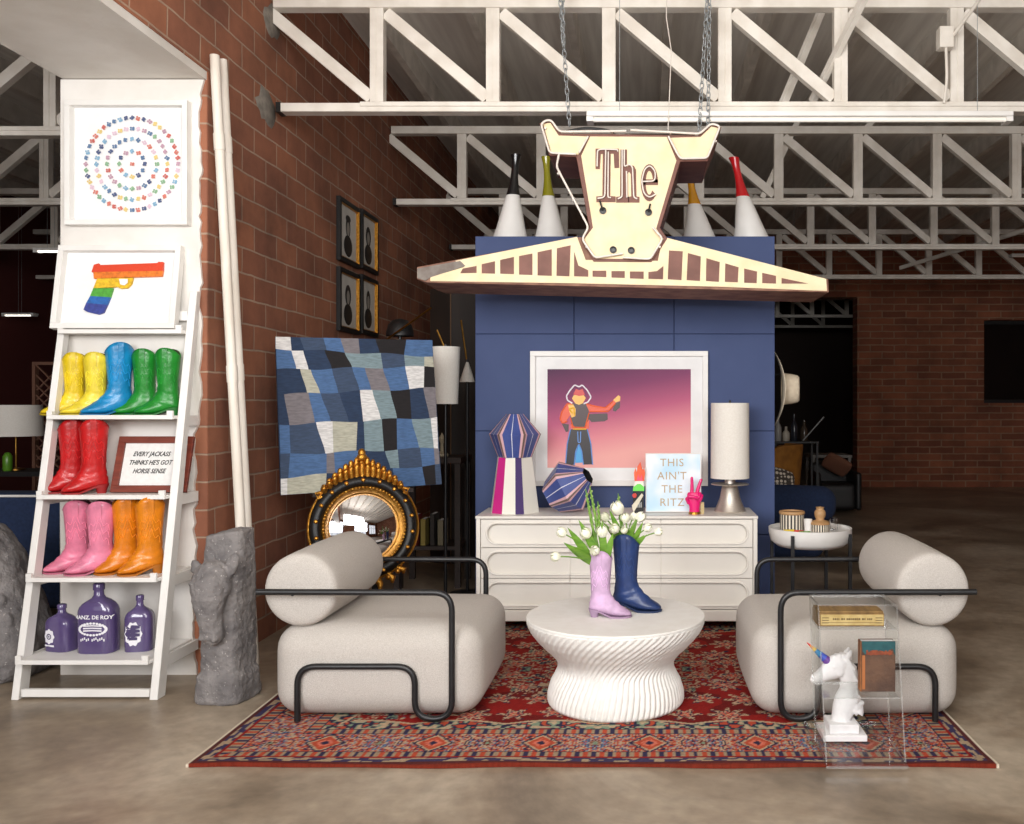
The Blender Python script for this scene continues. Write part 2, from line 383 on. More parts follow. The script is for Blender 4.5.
# ------------------------------------------------------------------ roof trusses
TB, TT = 3.33, 3.98
def truss(name, label, Y, xs, xa, xb, lean, group, capL=False):
    t = thing(name, label, 'truss', ((xa+xb)/2, Y, TB), group)
    MB().box(xa, xb, Y-.045, Y+.045, TT-.03, TT+.04).build('top_chord', M['truss'], t, bevel=.004)
    MB().box(xa+.04, xb, Y-.045, Y+.045, TB-.035, TB+.02).box(xa+.55, xb, Y-.055, Y+.055, TB-.005, TB+.025).build('bottom_chord', M['truss'], t, bevel=.004)
    if capL: MB().box(xa+.02, xa+.05, Y-.05, Y+.05, TB-.038, TB+.023).build('end_cap', M['blackp'], t)
    for i, x in enumerate(xs):
        MB().box(x-.042, x-.004, Y-.035, Y+.035, TB+.02, TT-.02).box(x+.004, x+.042, Y-.035, Y+.035, TB+.02, TT-.02).box(x-.005, x+.005, Y-.03, Y+.03, TB+.02, TT-.02).build('vertical_strut', M['truss'], t)
    ends = xs if lean > 0 else xs
    for i, x in enumerate(xs):
        x2 = x-.731 if lean > 0 else x+.731
        if x2 < xa-.1 or x2 > xb: continue
        a = Vector((x-.04*lean, Y+.01, TB+.06)); c = Vector((x2+.05*lean, Y+.01, TT-.05))
        MB().bar(a, c, .045, .1, up=(0, 1, 0)) if False else None
        d = (c-a).normalized(); nrm = Vector((-d.z, 0, d.x))*.038
        q = [a+nrm, a-nrm, c-nrm, c+nrm]
        MB().prism([(v.x, v.z) for v in q], Y-.02, Y+.04).build('diagonal_brace', M['truss'], t, bevel=.003)
    return t
xsR = [-1.69+.731*k for k in range(13)]
for i, Y in enumerate((5.7, 8.33, 10.7, 13.2)):
    truss('roof_truss', ['nearest white roof truss, above the hanging steer sign', 'second white roof truss from the front, over the blue column',
          'third white roof truss from the front, above the back aisle', 'farthest white roof truss, in front of the back brick wall'][i],
          Y, xsR, WX+.02, RX-.05, 1, 'white roof trusses over the main room', capL=True)
xsL = [-4.08-.731*k for k in range(7)]
for i, Y in enumerate((6.2, 8.33, 10.7, 13.2)):
    truss('roof_truss', ['nearest white roof truss in the lounge left of the white pier', 'second white roof truss in the lounge left of the pier',
          'third white roof truss in the lounge left of the pier', 'farthest white roof truss in the lounge left of the pier'][i],
          Y, xsL, LX+.05, WL-.04, -1, 'white roof trusses over the left lounge')
truss('roof_truss', 'pale roof truss seen through the dark back doorway', 19.0, [.6+.731*k for k in range(6)], .2, 4.6, 1, 'trusses beyond the doorway')
truss('roof_truss', 'pale far roof truss behind another in the dark back doorway', 21.5, [.6+.731*k for k in range(6)], .2, 5.2, 1, 'trusses beyond the doorway')
# bridging struts between trusses
def strut(a, b, label):
    o = MB().bar(a, b, .035, .05).build('bridging_strut', M['truss']); return top(o, label, 'strut', 'diagonal bridging struts between the trusses')
strut(P(812, 102, 5.95), P(866, -6, 5.35), 'thin white strut crossing the nearest truss right of the sign')
strut(P(783, 104, 6.0), P(830, -10, 6.3), 'thin white strut behind the nearest truss right of the sign')
strut(P(762, 198, 8.36), P(799, 118, 8.4), 'short white strut below the long fluorescent light, behind the red cone')
strut(P(856, 140, 8.45), P(876, 118, 8.4), 'small pale strut high under the right end of the long light')
strut(P(900, 268, 12.9), P(1040, 226, 11.2), 'long pale strut slanting across the far trusses at right')
t = thing('junction_box', 'white electrical junction box with conduit on the nearest truss', 'junction box', P(946, 50, 5.6))
MB().box(P(939, 0, 5.6).x, P(953, 0, 5.6).x, 5.58, 5.66, P(0, 48, 5.6).z, P(0, 27, 5.6).z).build('box', M['truss'], t, bevel=.004)
MB().tube(rounded([P(953, 36, 5.6), P(978, 2, 5.4), P(985, -12, 5.3)], .05), .011).build('conduit', M['truss'], t)
MB().tube(rounded([P(946, 48, 5.6), P(947, 80, 5.6), P(944, 103, 5.62)], .05), .009).build('conduit', M['truss'], t)

# fluorescent fixtures
def strip(px0, px1, py, Y, lit, label, h=9):
    a = P(px0, py, Y); c = P(px1, py, Y); hh = h*Y/F
    t = thing('strip_light', label, 'ceiling light', ((a.x+c.x)/2, Y, a.z), 'fluorescent strip lights')
    MB().box(a.x, c.x, Y-.06, Y+.06, a.z, a.z+hh*.6).build('housing', M['white'], t, bevel=.006)
    tb = mat('tube_lit', (255, 250, 240), .4) if not lit else emit_mat('tube_lit', (255, 248, 235), 2.2)
    MB().tube([(a.x+.03, Y-.02, a.z-hh*.2), (c.x-.03, Y-.02, a.z-hh*.2)], hh*.28, 10).build('tube', tb, t)
    for s_ in (a.x+.02, c.x-.02): MB().box(s_-.02, s_+.02, Y-.05, Y+.04, a.z-hh*.5, a.z+.002).build('lampholder', M['white'], t)
    if True:
        for s_ in (a.x+.2, c.x-.2): MB().tube([(s_, Y, a.z+hh*.5), (s_, Y, CZ-.02)], .002, 6).build('hanger_wire', M['steel'], t)
strip(587, 1010, 119, 5.52, False, 'long white fluorescent light below the nearest truss')
strip(36, 66, 251, 9.6, True, 'lit strip light in the left lounge beside the gun picture', 4)
strip(4, 36, 315, 12.5, True, 'lit far strip light low in the left lounge', 3)
strip(779, 842, 249, 12.0, False, 'short strip light above the back doorway', 4)
strip(1010, 1060, 256, 12.0, False, 'far strip light at the right edge of the photo', 3)
# grey plaster patches on the brick where the trusses sit
for (px, py, r_, l) in ((266, 106, .11, 'rough grey mortar patch on the brick near the truss end'), (273, 22, .1, 'grey mortar patch on the brick high up at the truss top')):
    Y = -WX*F/(CX-px); c = P(px, py, Y); c.x = WX
    b = MB(); ring = []
    for k in range(18):
        rr = r_*(1+R.uniform(-.2, .25)); ring.append((c.y+rr*1.2*math.cos(2*PI*k/18), c.z+rr*math.sin(2*PI*k/18)))
    b.rings([[Vector((WX, y, z)) for y, z in ring], [Vector((WX+.012, c.y+(y-c.y)*.85, c.z+(z-c.z)*.85)) for y, z in ring]], cap0=False)
    top(b.build('mortar_patch', mat('grey_mortar', (138, 130, 120), .9, c2=(110, 104, 96), scale=20), smooth=60), l, 'patch', 'mortar patches on the brick wall')
# ------------------------------------------------------------------ rug
def build_rug():
    X0, X1, Y0, Y1 = -1.835, 1.412, 3.595, 6.21
    W, D = X1-X0, Y1-Y0; st = .0068
    nx, ny = int(W/st), int(D/st)
    xs = np.linspace(0, W, nx); ys = np.linspace(0, D, ny)
    X, Y = np.meshgrid(xs, ys)
    # mirrored coordinates
    mx = np.abs(X-W/2); my = np.abs(Y-D/2)
    ex = np.minimum(X, W-X); ey = np.minimum(Y, D-Y); e = np.minimum(ex, ey)
    along = np.where(ex < ey, Y-D/2, X-W/2)
    def hsh(a, b, s): 
        v = np.sin(a*127.1+b*311.7+s*74.7)*43758.5453; return v-np.floor(v)
    def vn(a, b, s):
        ia, ib = np.floor(a), np.floor(b); fa, fb = a-ia, b-ib; fa = fa*fa*(3-2*fa); fb = fb*fb*(3-2*fb)
        return (hsh(ia, ib, s)*(1-fa)+hsh(ia+1, ib, s)*fa)*(1-fb)+(hsh(ia, ib+1, s)*(1-fa)+hsh(ia+1, ib+1, s)*fa)*fb
    c = lambda *k: np.array([lin(v) for v in k])
    RED, DR, OR, NAVY, BEI, SAGE, SLT, PINK = c(136, 28, 24), c(104, 22, 20), c(176, 74, 50), c(44, 40, 64), c(178, 154, 126), c(122, 140, 118), c(92, 112, 142), c(200, 110, 90)
    img = np.zeros((ny, nx, 3)); img[:] = RED
    def put(mask, col): img[mask] = col
    # field: abrash, rosettes and sprays, mirrored about both axes
    put(vn(mx*3, my*9, 1) > .62, DR)
    cell = .20
    gx, gy = np.floor(mx/cell), np.floor(my/cell)
    off = (gy % 2)*.5; gx = np.floor(mx/cell+off)
    lx = (mx/cell+off-gx-.5)*cell; ly = (my/cell-gy-.5)*cell
    jx = (hsh(gx, gy, 3)-.5)*.05; jy = (hsh(gx, gy, 4)-.5)*.05
    r = np.hypot(lx-jx, (ly-jy)); th = np.arctan2(ly-jy, np.abs(lx-jx))
    kind = hsh(gx, gy, 5)
    rad = .060+.026*kind
    pet = rad*(.72+.28*np.cos(th*(6+2*np.floor(kind*2))))
    n1 = vn(mx*72, my*72, 6); n2 = vn(mx*125, my*125, 7)
    keep = vn(gx*1.0+.5, gy*1.0+.5, 16) > .25; pet = np.where(keep, pet, 0); r = np.where(keep, r, 9)
    put((r < pet*1.35) & (n2 > .5), BEI); put((r < pet*1.5) & (n1 > .74), NAVY)
    put((r < pet) & (n1 > .30), BEI); put((r < pet*.78), NAVY); put((r < pet*.62) & (n2 > .3), PINK)
    put(r < pet*.36, OR); put((r < pet*.2), BEI)
    sp = vn(mx*31, my*31, 8); sp2 = vn(mx*95, my*95, 9)
    far = (r > pet*1.2) & (vn(mx*3.2, my*5.5, 15) > .44)
    put(far & (np.abs(sp-.5) < .035) & (sp2 > .25), BEI)
    put(far & (sp > .70) & (sp2 > .42), BEI); put(far & (sp > .76), NAVY); put(far & (sp > .8) & (sp2 > .5), SAGE)
    put(far & (sp < .22) & (sp2 > .5), SLT); put(far & (sp < .17), BEI)
    # corner and inner scallop band
    sc = .06+.045*np.abs(np.sin(along*PI/.42))
    inn = e-.40
    m = inn < sc
    put(m, NAVY); q = vn(np.abs(along)*45, e*45, 11)
    put(m & (q > .55), SAGE); put(m & (q > .68), BEI); put(m & (q < .25), OR); put((inn < sc+.012) & (inn > sc-.004), BEI)
    # main border
    m = e < .40; put(m, OR*.9)
    u = along; per = .46; uu = np.abs(((u/per) % 1)-.5)*per*2; vv = np.abs(e-.235)
    dia = uu*.62+vv; q = vn(uu*80, vv*80, 12); q2 = vn(uu*130, vv*130, 13)
    mm = (e < .335) & (e > .135)
    put(mm & (q > .52), BEI); put(mm & (q < .3), NAVY); put(mm & (q2 > .74), SLT); put(mm & (q2 < .3), OR)
    put(mm & (dia < .11), NAVY); put(mm & (dia < .095) & (q2 > .25), BEI); put(mm & (dia < .078), OR); put(mm & (dia < .05) & (q > .4), PINK); put(mm & (dia < .025), NAVY)
    d2 = np.hypot((per-uu), vv*1.1); ptl = .07*(.75+.25*np.cos(np.arctan2(vv, per-uu)*8))
    put(mm & (d2 < ptl*1.2), SLT); put(mm & (d2 < ptl), BEI); put(mm & (d2 < ptl*.7), DR); put(mm & (d2 < ptl*.35), SAGE)
    # guard stripes
    for a, b2 in ((.345, .39), (.085, .13)):
        g = (e > a) & (e < b2); put(g, BEI*.72)
        k = np.abs(((along/.07) % 1)-.5); put(g & (k > .37), NAVY*1.3); put(g & (k < .14), OR)
        put((e > a-.008) & (e <= a), NAVY); put((e >= b2) & (e < b2+.008), NAVY)
    g = (e > .03) & (e < .075); put(g, c(60, 54, 84)); put(g & (vn(along*30, e*80, 14) > .55), BEI*.85)
    put((e >= .075) & (e < .085), RED); put(e <= .03, c(84, 40, 40)); put(e <= .007, c(118, 44, 30))
    img *= (.84+.32*hsh(np.floor(X/st), np.floor(Y/st), 20))[..., None]
    fringe = ((X < .012) | (X > W-.012)); img[fringe] = c(216, 204, 184)
    wob = .006*np.sin(xs*5.1)+.004*np.sin(xs*11)
    Z = .012+.004*np.exp(-((Y-.0)/.1)**2)*(1+np.sin(X*6.3))*.8
    Yw = Y+Y0; Yw[0, :] += wob; Yw[1, :] += wob
    co = np.stack([X+X0, Yw, Z], -1).reshape(-1, 3); v0 = len(co)
    b = MB(); b.v = [Vector(p) for p in co]
    idx = np.arange(ny*nx).reshape(ny, nx)
    q = np.stack([idx[:-1, :-1], idx[:-1, 1:], idx[1:, 1:], idx[1:, :-1]], -1).reshape(-1, 4)
    b.f = q.tolist()
    col = img.reshape(-1, 3).tolist()
    edge = list(idx[0, :])+list(idx[1:, -1])+list(idx[-1, ::-1][1:])+list(idx[::-1, 0][1:-1])
    n = len(edge)
    for i in edge: p = co[i]; b.v.append(Vector((p[0], p[1], .0015))); col.append(col[i])
    for k in range(n): b.f.append([int(edge[k]), int(edge[(k+1) % n]), v0+(k+1) % n, v0+k])
    b.m = [0]*len(b.f)
    m = bpy.data.materials.new('rug_wool'); m.use_nodes = True; N = m.node_tree.nodes; L = m.node_tree.links; bs = N['Principled BSDF']
    at = N.new('ShaderNodeAttribute'); at.attribute_name = 'pattern'; L.new(at.outputs['Color'], bs.inputs['Base Color'])
    bs.inputs['Roughness'].default_value = 1; bs.inputs['Specular IOR Level'].default_value = .15
    tc = N.new('ShaderNodeTexCoord'); nn = N.new('ShaderNodeTexNoise'); nn.inputs['Scale'].default_value = 180; L.new(tc.outputs['Object'], nn.inputs['Vector'])
    bp = N.new('ShaderNodeBump'); bp.inputs['Strength'].default_value = .6; bp.inputs['Distance'].default_value = .006; L.new(nn.outputs['Fac'], bp.inputs['Height']); L.new(bp.outputs[0], bs.inputs['Normal'])
    cols = [x for c_ in col for x in (*c_, 1.0)]
    o = b.build('persian_rug', m, colors=cols)
    return top(o, 'large red Persian style wool rug with navy and beige floral border on concrete', 'rug')
build_rug()
RZ = .014

# ------------------------------------------------------------------ blue column
CY0 = 6.25
t = thing('display_column', 'blue panelled block column standing behind the ivory credenza', 'column', (-.14, 6.65, 0))
cx0, cx1 = P(475, 0, CY0).x, P(775, 0, CY0).x; cz1 = P(0, 236, CY0).z
MB().box(cx0, cx1, CY0+.02, CY0+.85, 0, cz1).build('core', M['blue'], t, bevel=.004)
vx = [cx0, P(574, 0, CY0).x, P(674, 0, CY0).x, cx1]; hz = [0, .55, P(0, 431, CY0).z, P(0, 334, CY0).z, cz1]
for i in range(3):
    for j in range(4):
        MB().box(vx[i]+.0025, vx[i+1]-.0025, CY0, CY0+.03, hz[j]+.0025, hz[j+1]-.0025).build('panel', M['blue'], t, bevel=.002)

# four cones on the column
def cone(px, base_w, top_px, top_y, colname, c, rx):
    Y = 6.5; z0 = cz1; x0 = P(px, 0, Y).x; r0 = base_w*Y/F/2; x1 = P(top_px, 0, Y).x; z1 = P(0, top_y, Y).z
    H = z1-z0; dx = x1-x0
    t = thing('cone_vase', 'white cone with %s neck on top of the blue column' % colname, 'cone vase', (x0, Y, z0), 'white cones with coloured necks')
    prof_b = [(r0*.97, 0), (r0, .012), (r0*.78, H*.18), (r0*.56, H*.38), (r0*.375, H*.54)]
    prof_t = [(r0*.39, H*.535), (r0*.29, H*.63), (r0*.215, H*.74), (r0*.19, H*.84), (r0*.22, H*.93), (r0*.29, H), (r0*.22, H), (r0*.14, H*.9)]
    for nm, pr, mt in (('body', prof_b, M['white']), ('neck', prof_t, mat('glaze_'+rx, c, .2, coat=.5))):
        b = MB().lathe(pr, (0, 0, 0), 36)
        for v in b.v: v.x += x0+dx*(v.z/H)**1.1; v.y += Y; v.z += z0
        b.build(nm, mt, t, smooth=50)
cone(510, 36, 516, 155, 'black', (24, 24, 26), 'black'); cone(551, 33, 546, 157, 'olive green', (146, 142, 28), 'olive')
cone(700, 35, 689, 172, 'mustard yellow', (214, 150, 24), 'mustard'); cone(752, 37, 734, 158, 'bright red', (206, 24, 34), 'red')

# ------------------------------------------------------------------ credenza
def credenza():
    x0, x1, yf, yb = P(475.5, 0, 5.72).x, P(758, 0, 5.72).x, 5.72, 6.19
    zt = .745; zb = .077
    t = thing('credenza', 'long ivory credenza with pill shaped drawer fronts before the blue column', 'credenza', ((x0+x1)/2, 5.95, RZ))
    m = M['credenza']
    MB().box(x0, x1, yf-.012, yb, zt-.018, zt).build('top', m, t, bevel=.004)
    MB().box(x0+.004, x0+.03, yf-.004, yb-.004, zb, zt-.018).box(x1-.03, x1-.004, yf-.004, yb-.004, zb, zt-.018).box(x0+.03, x1-.03, yf+.03, yb-.004, zb, zt-.018).build('carcass', m, t, bevel=.003)
    MB().box(x0+.004, x1-.004, yf-.006, yf+.05, zb-.002, zb+.070).build('plinth', m, t, bevel=.006)
    for sx in (x0+.12, x1-.12):
        for sy in (yf+.12, yb-.1): MB().lathe([(.022, RZ), (.03, zb)], (sx, sy, 0), 16).build('leg', M['blackp'], t)
    a, d = x0+.034, x1-.034; c1, c2 = P(570, 0, yf).x, P(661, 0, yf).x
    rows = [(.545, .722), (.350, .541), (.152, .346)]
    for (z0, z1) in rows:
        zc = (z0+z1)/2; r = (z1-z0)/2-.022; px0, px1 = a+.035, d-.03
        def pill_l(rr): return [(px0+r-rr*math.sin(k*PI/16), zc+rr*math.cos(k*PI/16)) for k in range(17)]
        def pill_r(rr): return [(px1-r+rr*math.sin(k*PI/16), zc+rr*math.cos(k*PI/16)) for k in range(17)]
        g = .0015
        for side in range(3):
            xa, xb = [(a, c1-g), (c1+g, c2-g), (c2+g, d)][side]
            dr = None
            b = MB()
            if side == 0:
                b.prism([(xb, z1), (xa, z1), (xa, z0), (xb, z0), (xb, zc-r)]+pill_l(r)[::-1]+[(xb, zc+r)], yf-.002, yf+.027)
            elif side == 2:
                b.prism([(xa, z1), (xb, z1), (xb, z0), (xa, z0), (xa, zc-r)]+pill_r(r)[::-1]+[(xa, zc+r)], yf-.002, yf+.027)
            else:
                b.box(xa, xb, yf-.002, yf+.02, z0, zc-r); b.box(xa, xb, yf-.002, yf+.02, zc+r, z1)
            b.box(xa, xb, yf+.026, yf+.032, z0, z1)
            dr = b.build('drawer', m, t, bevel=.002)
            # raised rounded rim of the pill
            if side == 0: line = [(xb, zc+r)]+pill_l(r)+[(xb, zc-r)]
            elif side == 2: line = [(xa, zc+r)]+pill_r(r)+[(xa, zc-r)]
            rim = MB()
            if side == 1:
                for zz in (zc-r, zc+r): rim.tube([(xa, yf-.001, zz), (xb, yf-.001, zz)], .0075, 8)
            else: rim.tube([(x, yf-.001, z) for x, z in line], .0075, 8)
            rim.build('rim', m, dr)
            OFFd = None
    return t
credenza()
KZ = .745

# ------------------------------------------------------------------ coffee table
def coffee_table():
    cx, cy = -.142, 4.385; H = .418
    prof = [(.322, .0), (.333, .015), (.332, .05), (.318, .10), (.298, .135), (.284, .165), (.282, .19), (.292, .215), (.318, .245), (.355, .28), (.392, .32), (.418, .355), (.431, .385), (.434, .405)]
    t = thing('coffee_table', 'round white fluted coffee table with pinched waist on the red rug', 'coffee table', (cx, cy, RZ))
    # resample
    zs = [k/44*.405 for k in range(45)]; n = 72*8; rs = []
    for z in zs:
        for (r0, a), (r1, c) in zip(prof, prof[1:]):
            if a <= z <= c+1e-9: u = (z-a)/(c-a); u = u*u*(3-2*u)*.3+u*.7; r = r0+(r1-r0)*u; break
        tw = 1.0*max(0, z-.12)/.285+.12*z/.12
        tw = -(.10*z/.17 if z < .17 else .10+.62*((z-.17)/.235)**1.05)
        env = min(1, z/.02)*min(1, (.405-z)/.015+.15)
        ring = []
        for i in range(n):
            th = 2*PI*i/n; ph = (72*(th+tw)) % (2*PI)
            g = abs(math.sin(ph/2))
            rr = r-.0115*env*(1-g)**1.2
            ring.append(Vector((cx+rr*math.cos(th), cy+rr*math.sin(th), RZ+z)))
        rs.append(ring)
    MB().rings(rs).build('fluted_base', M['tablew'], t, smooth=180)
    MB().lathe([(.426, .405), (.433, .408), (.433, .414), (.430, .418), (0.001, .4185)], (cx, cy, RZ), 96).build('tabletop', M['tablew'], t)
coffee_table()
TZ = RZ+.4185

# ------------------------------------------------------------------ lounge chairs
def lounge_chair(cx, face, label):
    """face=+1: seat opens toward +X, roll on the -X side"""
    y0, y1 = 4.10, 4.93; w = .955; s = face
    t = thing('lounge_chair', label, 'armchair', (cx, 4.52, RZ), 'linen lounge chairs on the rug')
    MB().rbox((cx, (y0+y1)/2, .226), (w, y1-y0, .415), .112, 7, bulge=.012).build('seat', M['linen'], t, weld=True, smooth=180)
    bx = cx-s*.356
    prof = [(.02, -.389), (.12, -.388), (.148, -.384), (.162, -.374), (.169, -.356), (.171, -.30), (.174, 0), (.171, .30), (.169, .356), (.162, .374), (.148, .384), (.12, .388), (.02, .389)]
    Mr = Matrix.Rotation(-PI/2, 4, 'X')
    MB().lathe(prof, (bx, (y0+y1)/2, .598), 48, M=Mr).build('bolster_backrest', M['linen'], t, smooth=60)
    MB().lathe([(.30, RZ), (.30, RZ+.012), (.285, RZ+.02), (.08, RZ+.024), (.08, .06)], (cx, (y0+y1)/2, 0), 48).build('swivel_base', M['white'], t)
    for Y in (y0-.022, y1+.022):
        e = lambda u, z: Vector((cx+s*u, Y, z))
        # arm, down, U at the floor, up, across, down
        path = rounded([e(-.53, .603), e(.355, .600), e(.355, .028), e(.187, .028), e(.187, .265), e(-.345, .265), e(-.345, RZ+.004)], .085, 8)
        MB().tube(path, .0142, 12).build('arm_frame', M['black'], t, smooth=60)
        MB().tube([(cx-s*.366, Y+(.03 if Y < 4.5 else -.03), .592), (cx-s*.366, Y-(.005 if Y < 4.5 else -.005), .592)], .008, 10).build('bolt', M['black'], t)
    return t
lounge_chair(-1.23, 1, 'pale linen lounge chair with black tube arms left of the coffee table')
lounge_chair(.97, -1, 'pale linen lounge chair with black tube arms right of the coffee table')

# ------------------------------------------------------------------ cowboy boots
def boot(name, label, color, loc, yaw, H=.32, group=None, rough=.35, dark=(60, 50, 40), cat='boot', sl=1.0):
    k = H/.33
    t = thing(name, label, cat, loc, group)
    O = Vector(loc); Rm = Matrix.Rotation(yaw, 4, 'Z')
    sec = [((.064, .33), (-.062, .33), .054), ((.061, .30), (-.060, .30), .053), ((.057, .25), (-.056, .25), .050), ((.053, .20), (-.052, .20), .046), ((.050, .155), (-.050, .155), .041),
           ((.053, .125), (-.051, .115), .037), ((.062, .108), (-.055, .085), .036), ((.072, .094), (-.060, .06), .037), ((.084, .082), (-.058, .040), .038), ((.096, .071), (-.03, .032), .038),
           ((.109, .060), (.02, .018), .039), ((.121, .052), (.06, .009), .042), ((.133, .044), (.095, .007), .043), ((.146, .036), (.125, .008), .036), ((.156, .028), (.145, .009), .025), ((.161, .020), (.158, .012), .011)]
    lv = mat(name+'_leather', color, rough, c2=tuple(int(c*.84) for c in color), scale=14, bump=.35, bscale=26, coat=.15)
    inside = mat(name+'_lining', dark, .9)
    sx = lambda x: x if x < .05 else .05+(x-.05)*sl
    sec = [((sx(f[0]) if f[1] < .12 else f[0], f[1]), (sx(k2[0]), k2[1]), w2) for f, k2, w2 in sec]
    n = 28; rs = []
    # subdivide between sections
    secs = []
    for a, b_ in zip(sec, sec[1:]):
        for u in (0, .5): secs.append(tuple(tuple(p*(1-u)+q*u for p, q in zip(A, B)) if isinstance(A, tuple) else A*(1-u)+B*u for A, B in zip(a, b_)))
    secs.append(sec[-1])
    def ring(fr, bk, b, inset=0, scal=1.0, top_=False):
        c = Vector(((fr[0]+bk[0])/2, 0, (fr[1]+bk[1])/2)); a = Vector((fr[0]-bk[0], 0, fr[1]-bk[1]))/2
        al = a.length; out = []
        for i in range(n):
            th = 2*PI*i/n; ct, s_ = math.cos(th), math.sin(th)
            p = c+a*((al-inset)/al*ct)+Vector((0, (b-inset)*s_, 0))
            if top_: p.z += (.020*abs(s_)**1.2-.034*max(0, ct)**3-.020*max(0, -ct)**3)*scal
            # wrinkles round the ankle
            if .05 < p.z < .16 and not inset: p += (p-c).normalized()*.0018*math.sin(p.z*230+3*math.sin(th*2+O.x*9))
            out.append(p)
        return out
    body = []
    for i, s_ in enumerate(secs):
        sc = [1, .55, .2][i] if i < 3 else 0
        body.append(ring(*s_, top_=sc > 0, scal=sc))
    body = body[::-1]
    b = MB(); tr = lambda r_: [O+Rm @ (p*k) for p in r_]
    b.rings([tr(r_) for r_ in body], cap0=True, cap1=False)
    b.mi = 0
    inner = [ring(*secs[0], top_=True), ring(*secs[0], inset=.005, top_=True)]
    b.rings([tr(r_) for r_ in inner], cap0=False, cap1=False)
    b.mi = 1
    inner = [ring(*secs[0], inset=.005, top_=True), ring(*secs[4], inset=.006), ring(*secs[8], inset=.008)]
    b.rings([tr(r_) for r_ in inner], cap0=False, cap1=True)
    up = b.build('boot_upper', [lv, inside], t, weld=True, smooth=180)
    # sole and heel
    outl = [(-.060, .018, .038), (-.035, .031, .032), (0, .028, .024), (.03, .032, .011), (.06, .042, 0), (.095, .045, 0), (.125, .038, 0), (.148, .026, .001), (.164, .010, .004)]
    rs = []; outl = [(sx(x), wd, z) for x, wd, z in outl]
    for x, wd, z in outl: rs.append(tr([Vector((x, -wd, z)), Vector((x, wd, z)), Vector((x, wd, z+.008)), Vector((x, -wd, z+.008))]))
    sm = mat(name+'_sole', tuple(int(c*.72) for c in color), .6)
    MB().rings(rs).build('sole', sm, t, smooth=50)
    rs = []
    for z, x0, x1, wd in ((0, -.050, -.012, .025), (.02, -.055, -.008, .027), (.042, -.063, .004, .032)):
        rs.append(tr([Vector(((x0+x1)/2+(x1-x0)/2*(abs(math.cos(q))**.7*(1 if math.cos(q) > 0 else -1)), wd*(abs(math.sin(q))**.7*(1 if math.sin(q) > 0 else -1)), z)) for q in [2*PI*i/16 for i in range(16)]]))
    MB().rings(rs).build('heel', sm, t, smooth=50)
    # raised stitching and pull straps
    th_m = mat(name+'_thread', tuple(min(255, int(c*1.08)+10) for c in color), .6)
    for sd in (-1, 1):
        for j in range(3):
            pts = []
            for q in range(15):
                u = q/14; th = sd*(PI/2)+(u-.5)*1.7; z = .27-.035*j-.06*(abs(u-.5)*2)**1.3+.018*math.sin(u*PI*5)
                a_, bb = .0555+(z-.2)*.075, .0475+(z-.2)*.07
                pts.append(O+Rm @ (Vector((a_*math.cos(th), bb*math.sin(th), z))*k))
            MB().tube(pts, .0013*k, 5).build('stitching', th_m, up)
    for sd in (-1, 1):
        rs = []
        for z, off in ((.27, .051), (.31, .0565), (.343, .0575)):
            rs.append(tr([Vector((x, sd*(off+d), z)) for x, d in ((-.012, 0), (.012, 0), (.012, .002), (-.012, .002))]))
        MB().rings(rs).build('pull_strap', lv, up)
    return t
# ------------------------------------------------------------------ ladder shelf against the pier
LXA, LXB = -3.115, -2.395
def lad_y(z): return 4.42+.40*z/2.07            # front face of the rails
sh_z = [(.195, 'a'), (.585, 'b'), (.99, 'c'), (1.395, 'd'), (1.845, 'e')]
def ladder():
    t = thing('ladder_shelf', 'white leaning ladder shelf full of cowboy boots against the white pier', 'ladder shelf', ((LXA+LXB)/2, 4.6, 0))
    for x0, x1 in ((LXA, LXA+.036), (LXB-.040, LXB)):
        zt = 2.06
        b = MB()
        b.add([(x, y, z) for x in (x0, x1) for y, z in ((lad_y(0), 0), (lad_y(0)+.075, 0), (lad_y(zt)+.035, zt), (lad_y(zt)-.005, zt))],
              [(0, 1, 2, 3), (4, 7, 6, 5), (0, 4, 5, 1), (1, 5, 6, 2), (2, 6, 7, 3), (3, 7, 4, 0)])
        b.build('rail', M['white'], t, bevel=.003)
    for z, _ in sh_z:
        yf = lad_y(z)-.035
        MB().box(LXA+.036, LXB-.040, yf+.004, PY-.03, z-.018, z).build('shelf', M['white'], t, bevel=.002)
        MB().box(LXA+.026, LXB-.042, yf-.012, yf+.003, z-.019, z+.003).box(LXA+.026, LXA+.055, yf-.012, yf+.003, z+.002, z+.024).box(LXB-.074, LXB-.042, yf-.012, yf+.003, z+.002, z+.026).build('shelf_lip', M['white'], t, bevel=.002)
        for x0 in (LXA+.005, LXB-.020):
            if z < 1.7: MB().box(x0, x0+.016, yf+.08, PY-.026, z-.055, z-.001).build('shelf_side', M['white'], t)
    MB().box(LXA+.045, LXB-.045, lad_y(.02)+.005, lad_y(.02)+.03, .012, .05).build('bottom_bar', M['white'], t, bevel=.002)
    MB().box(LXA+.045, LXB-.045, lad_y(1.9)+.01, lad_y(1.9)+.03, 1.90, 1.95).build('top_bar', M['white'], t, bevel=.002)
ladder()
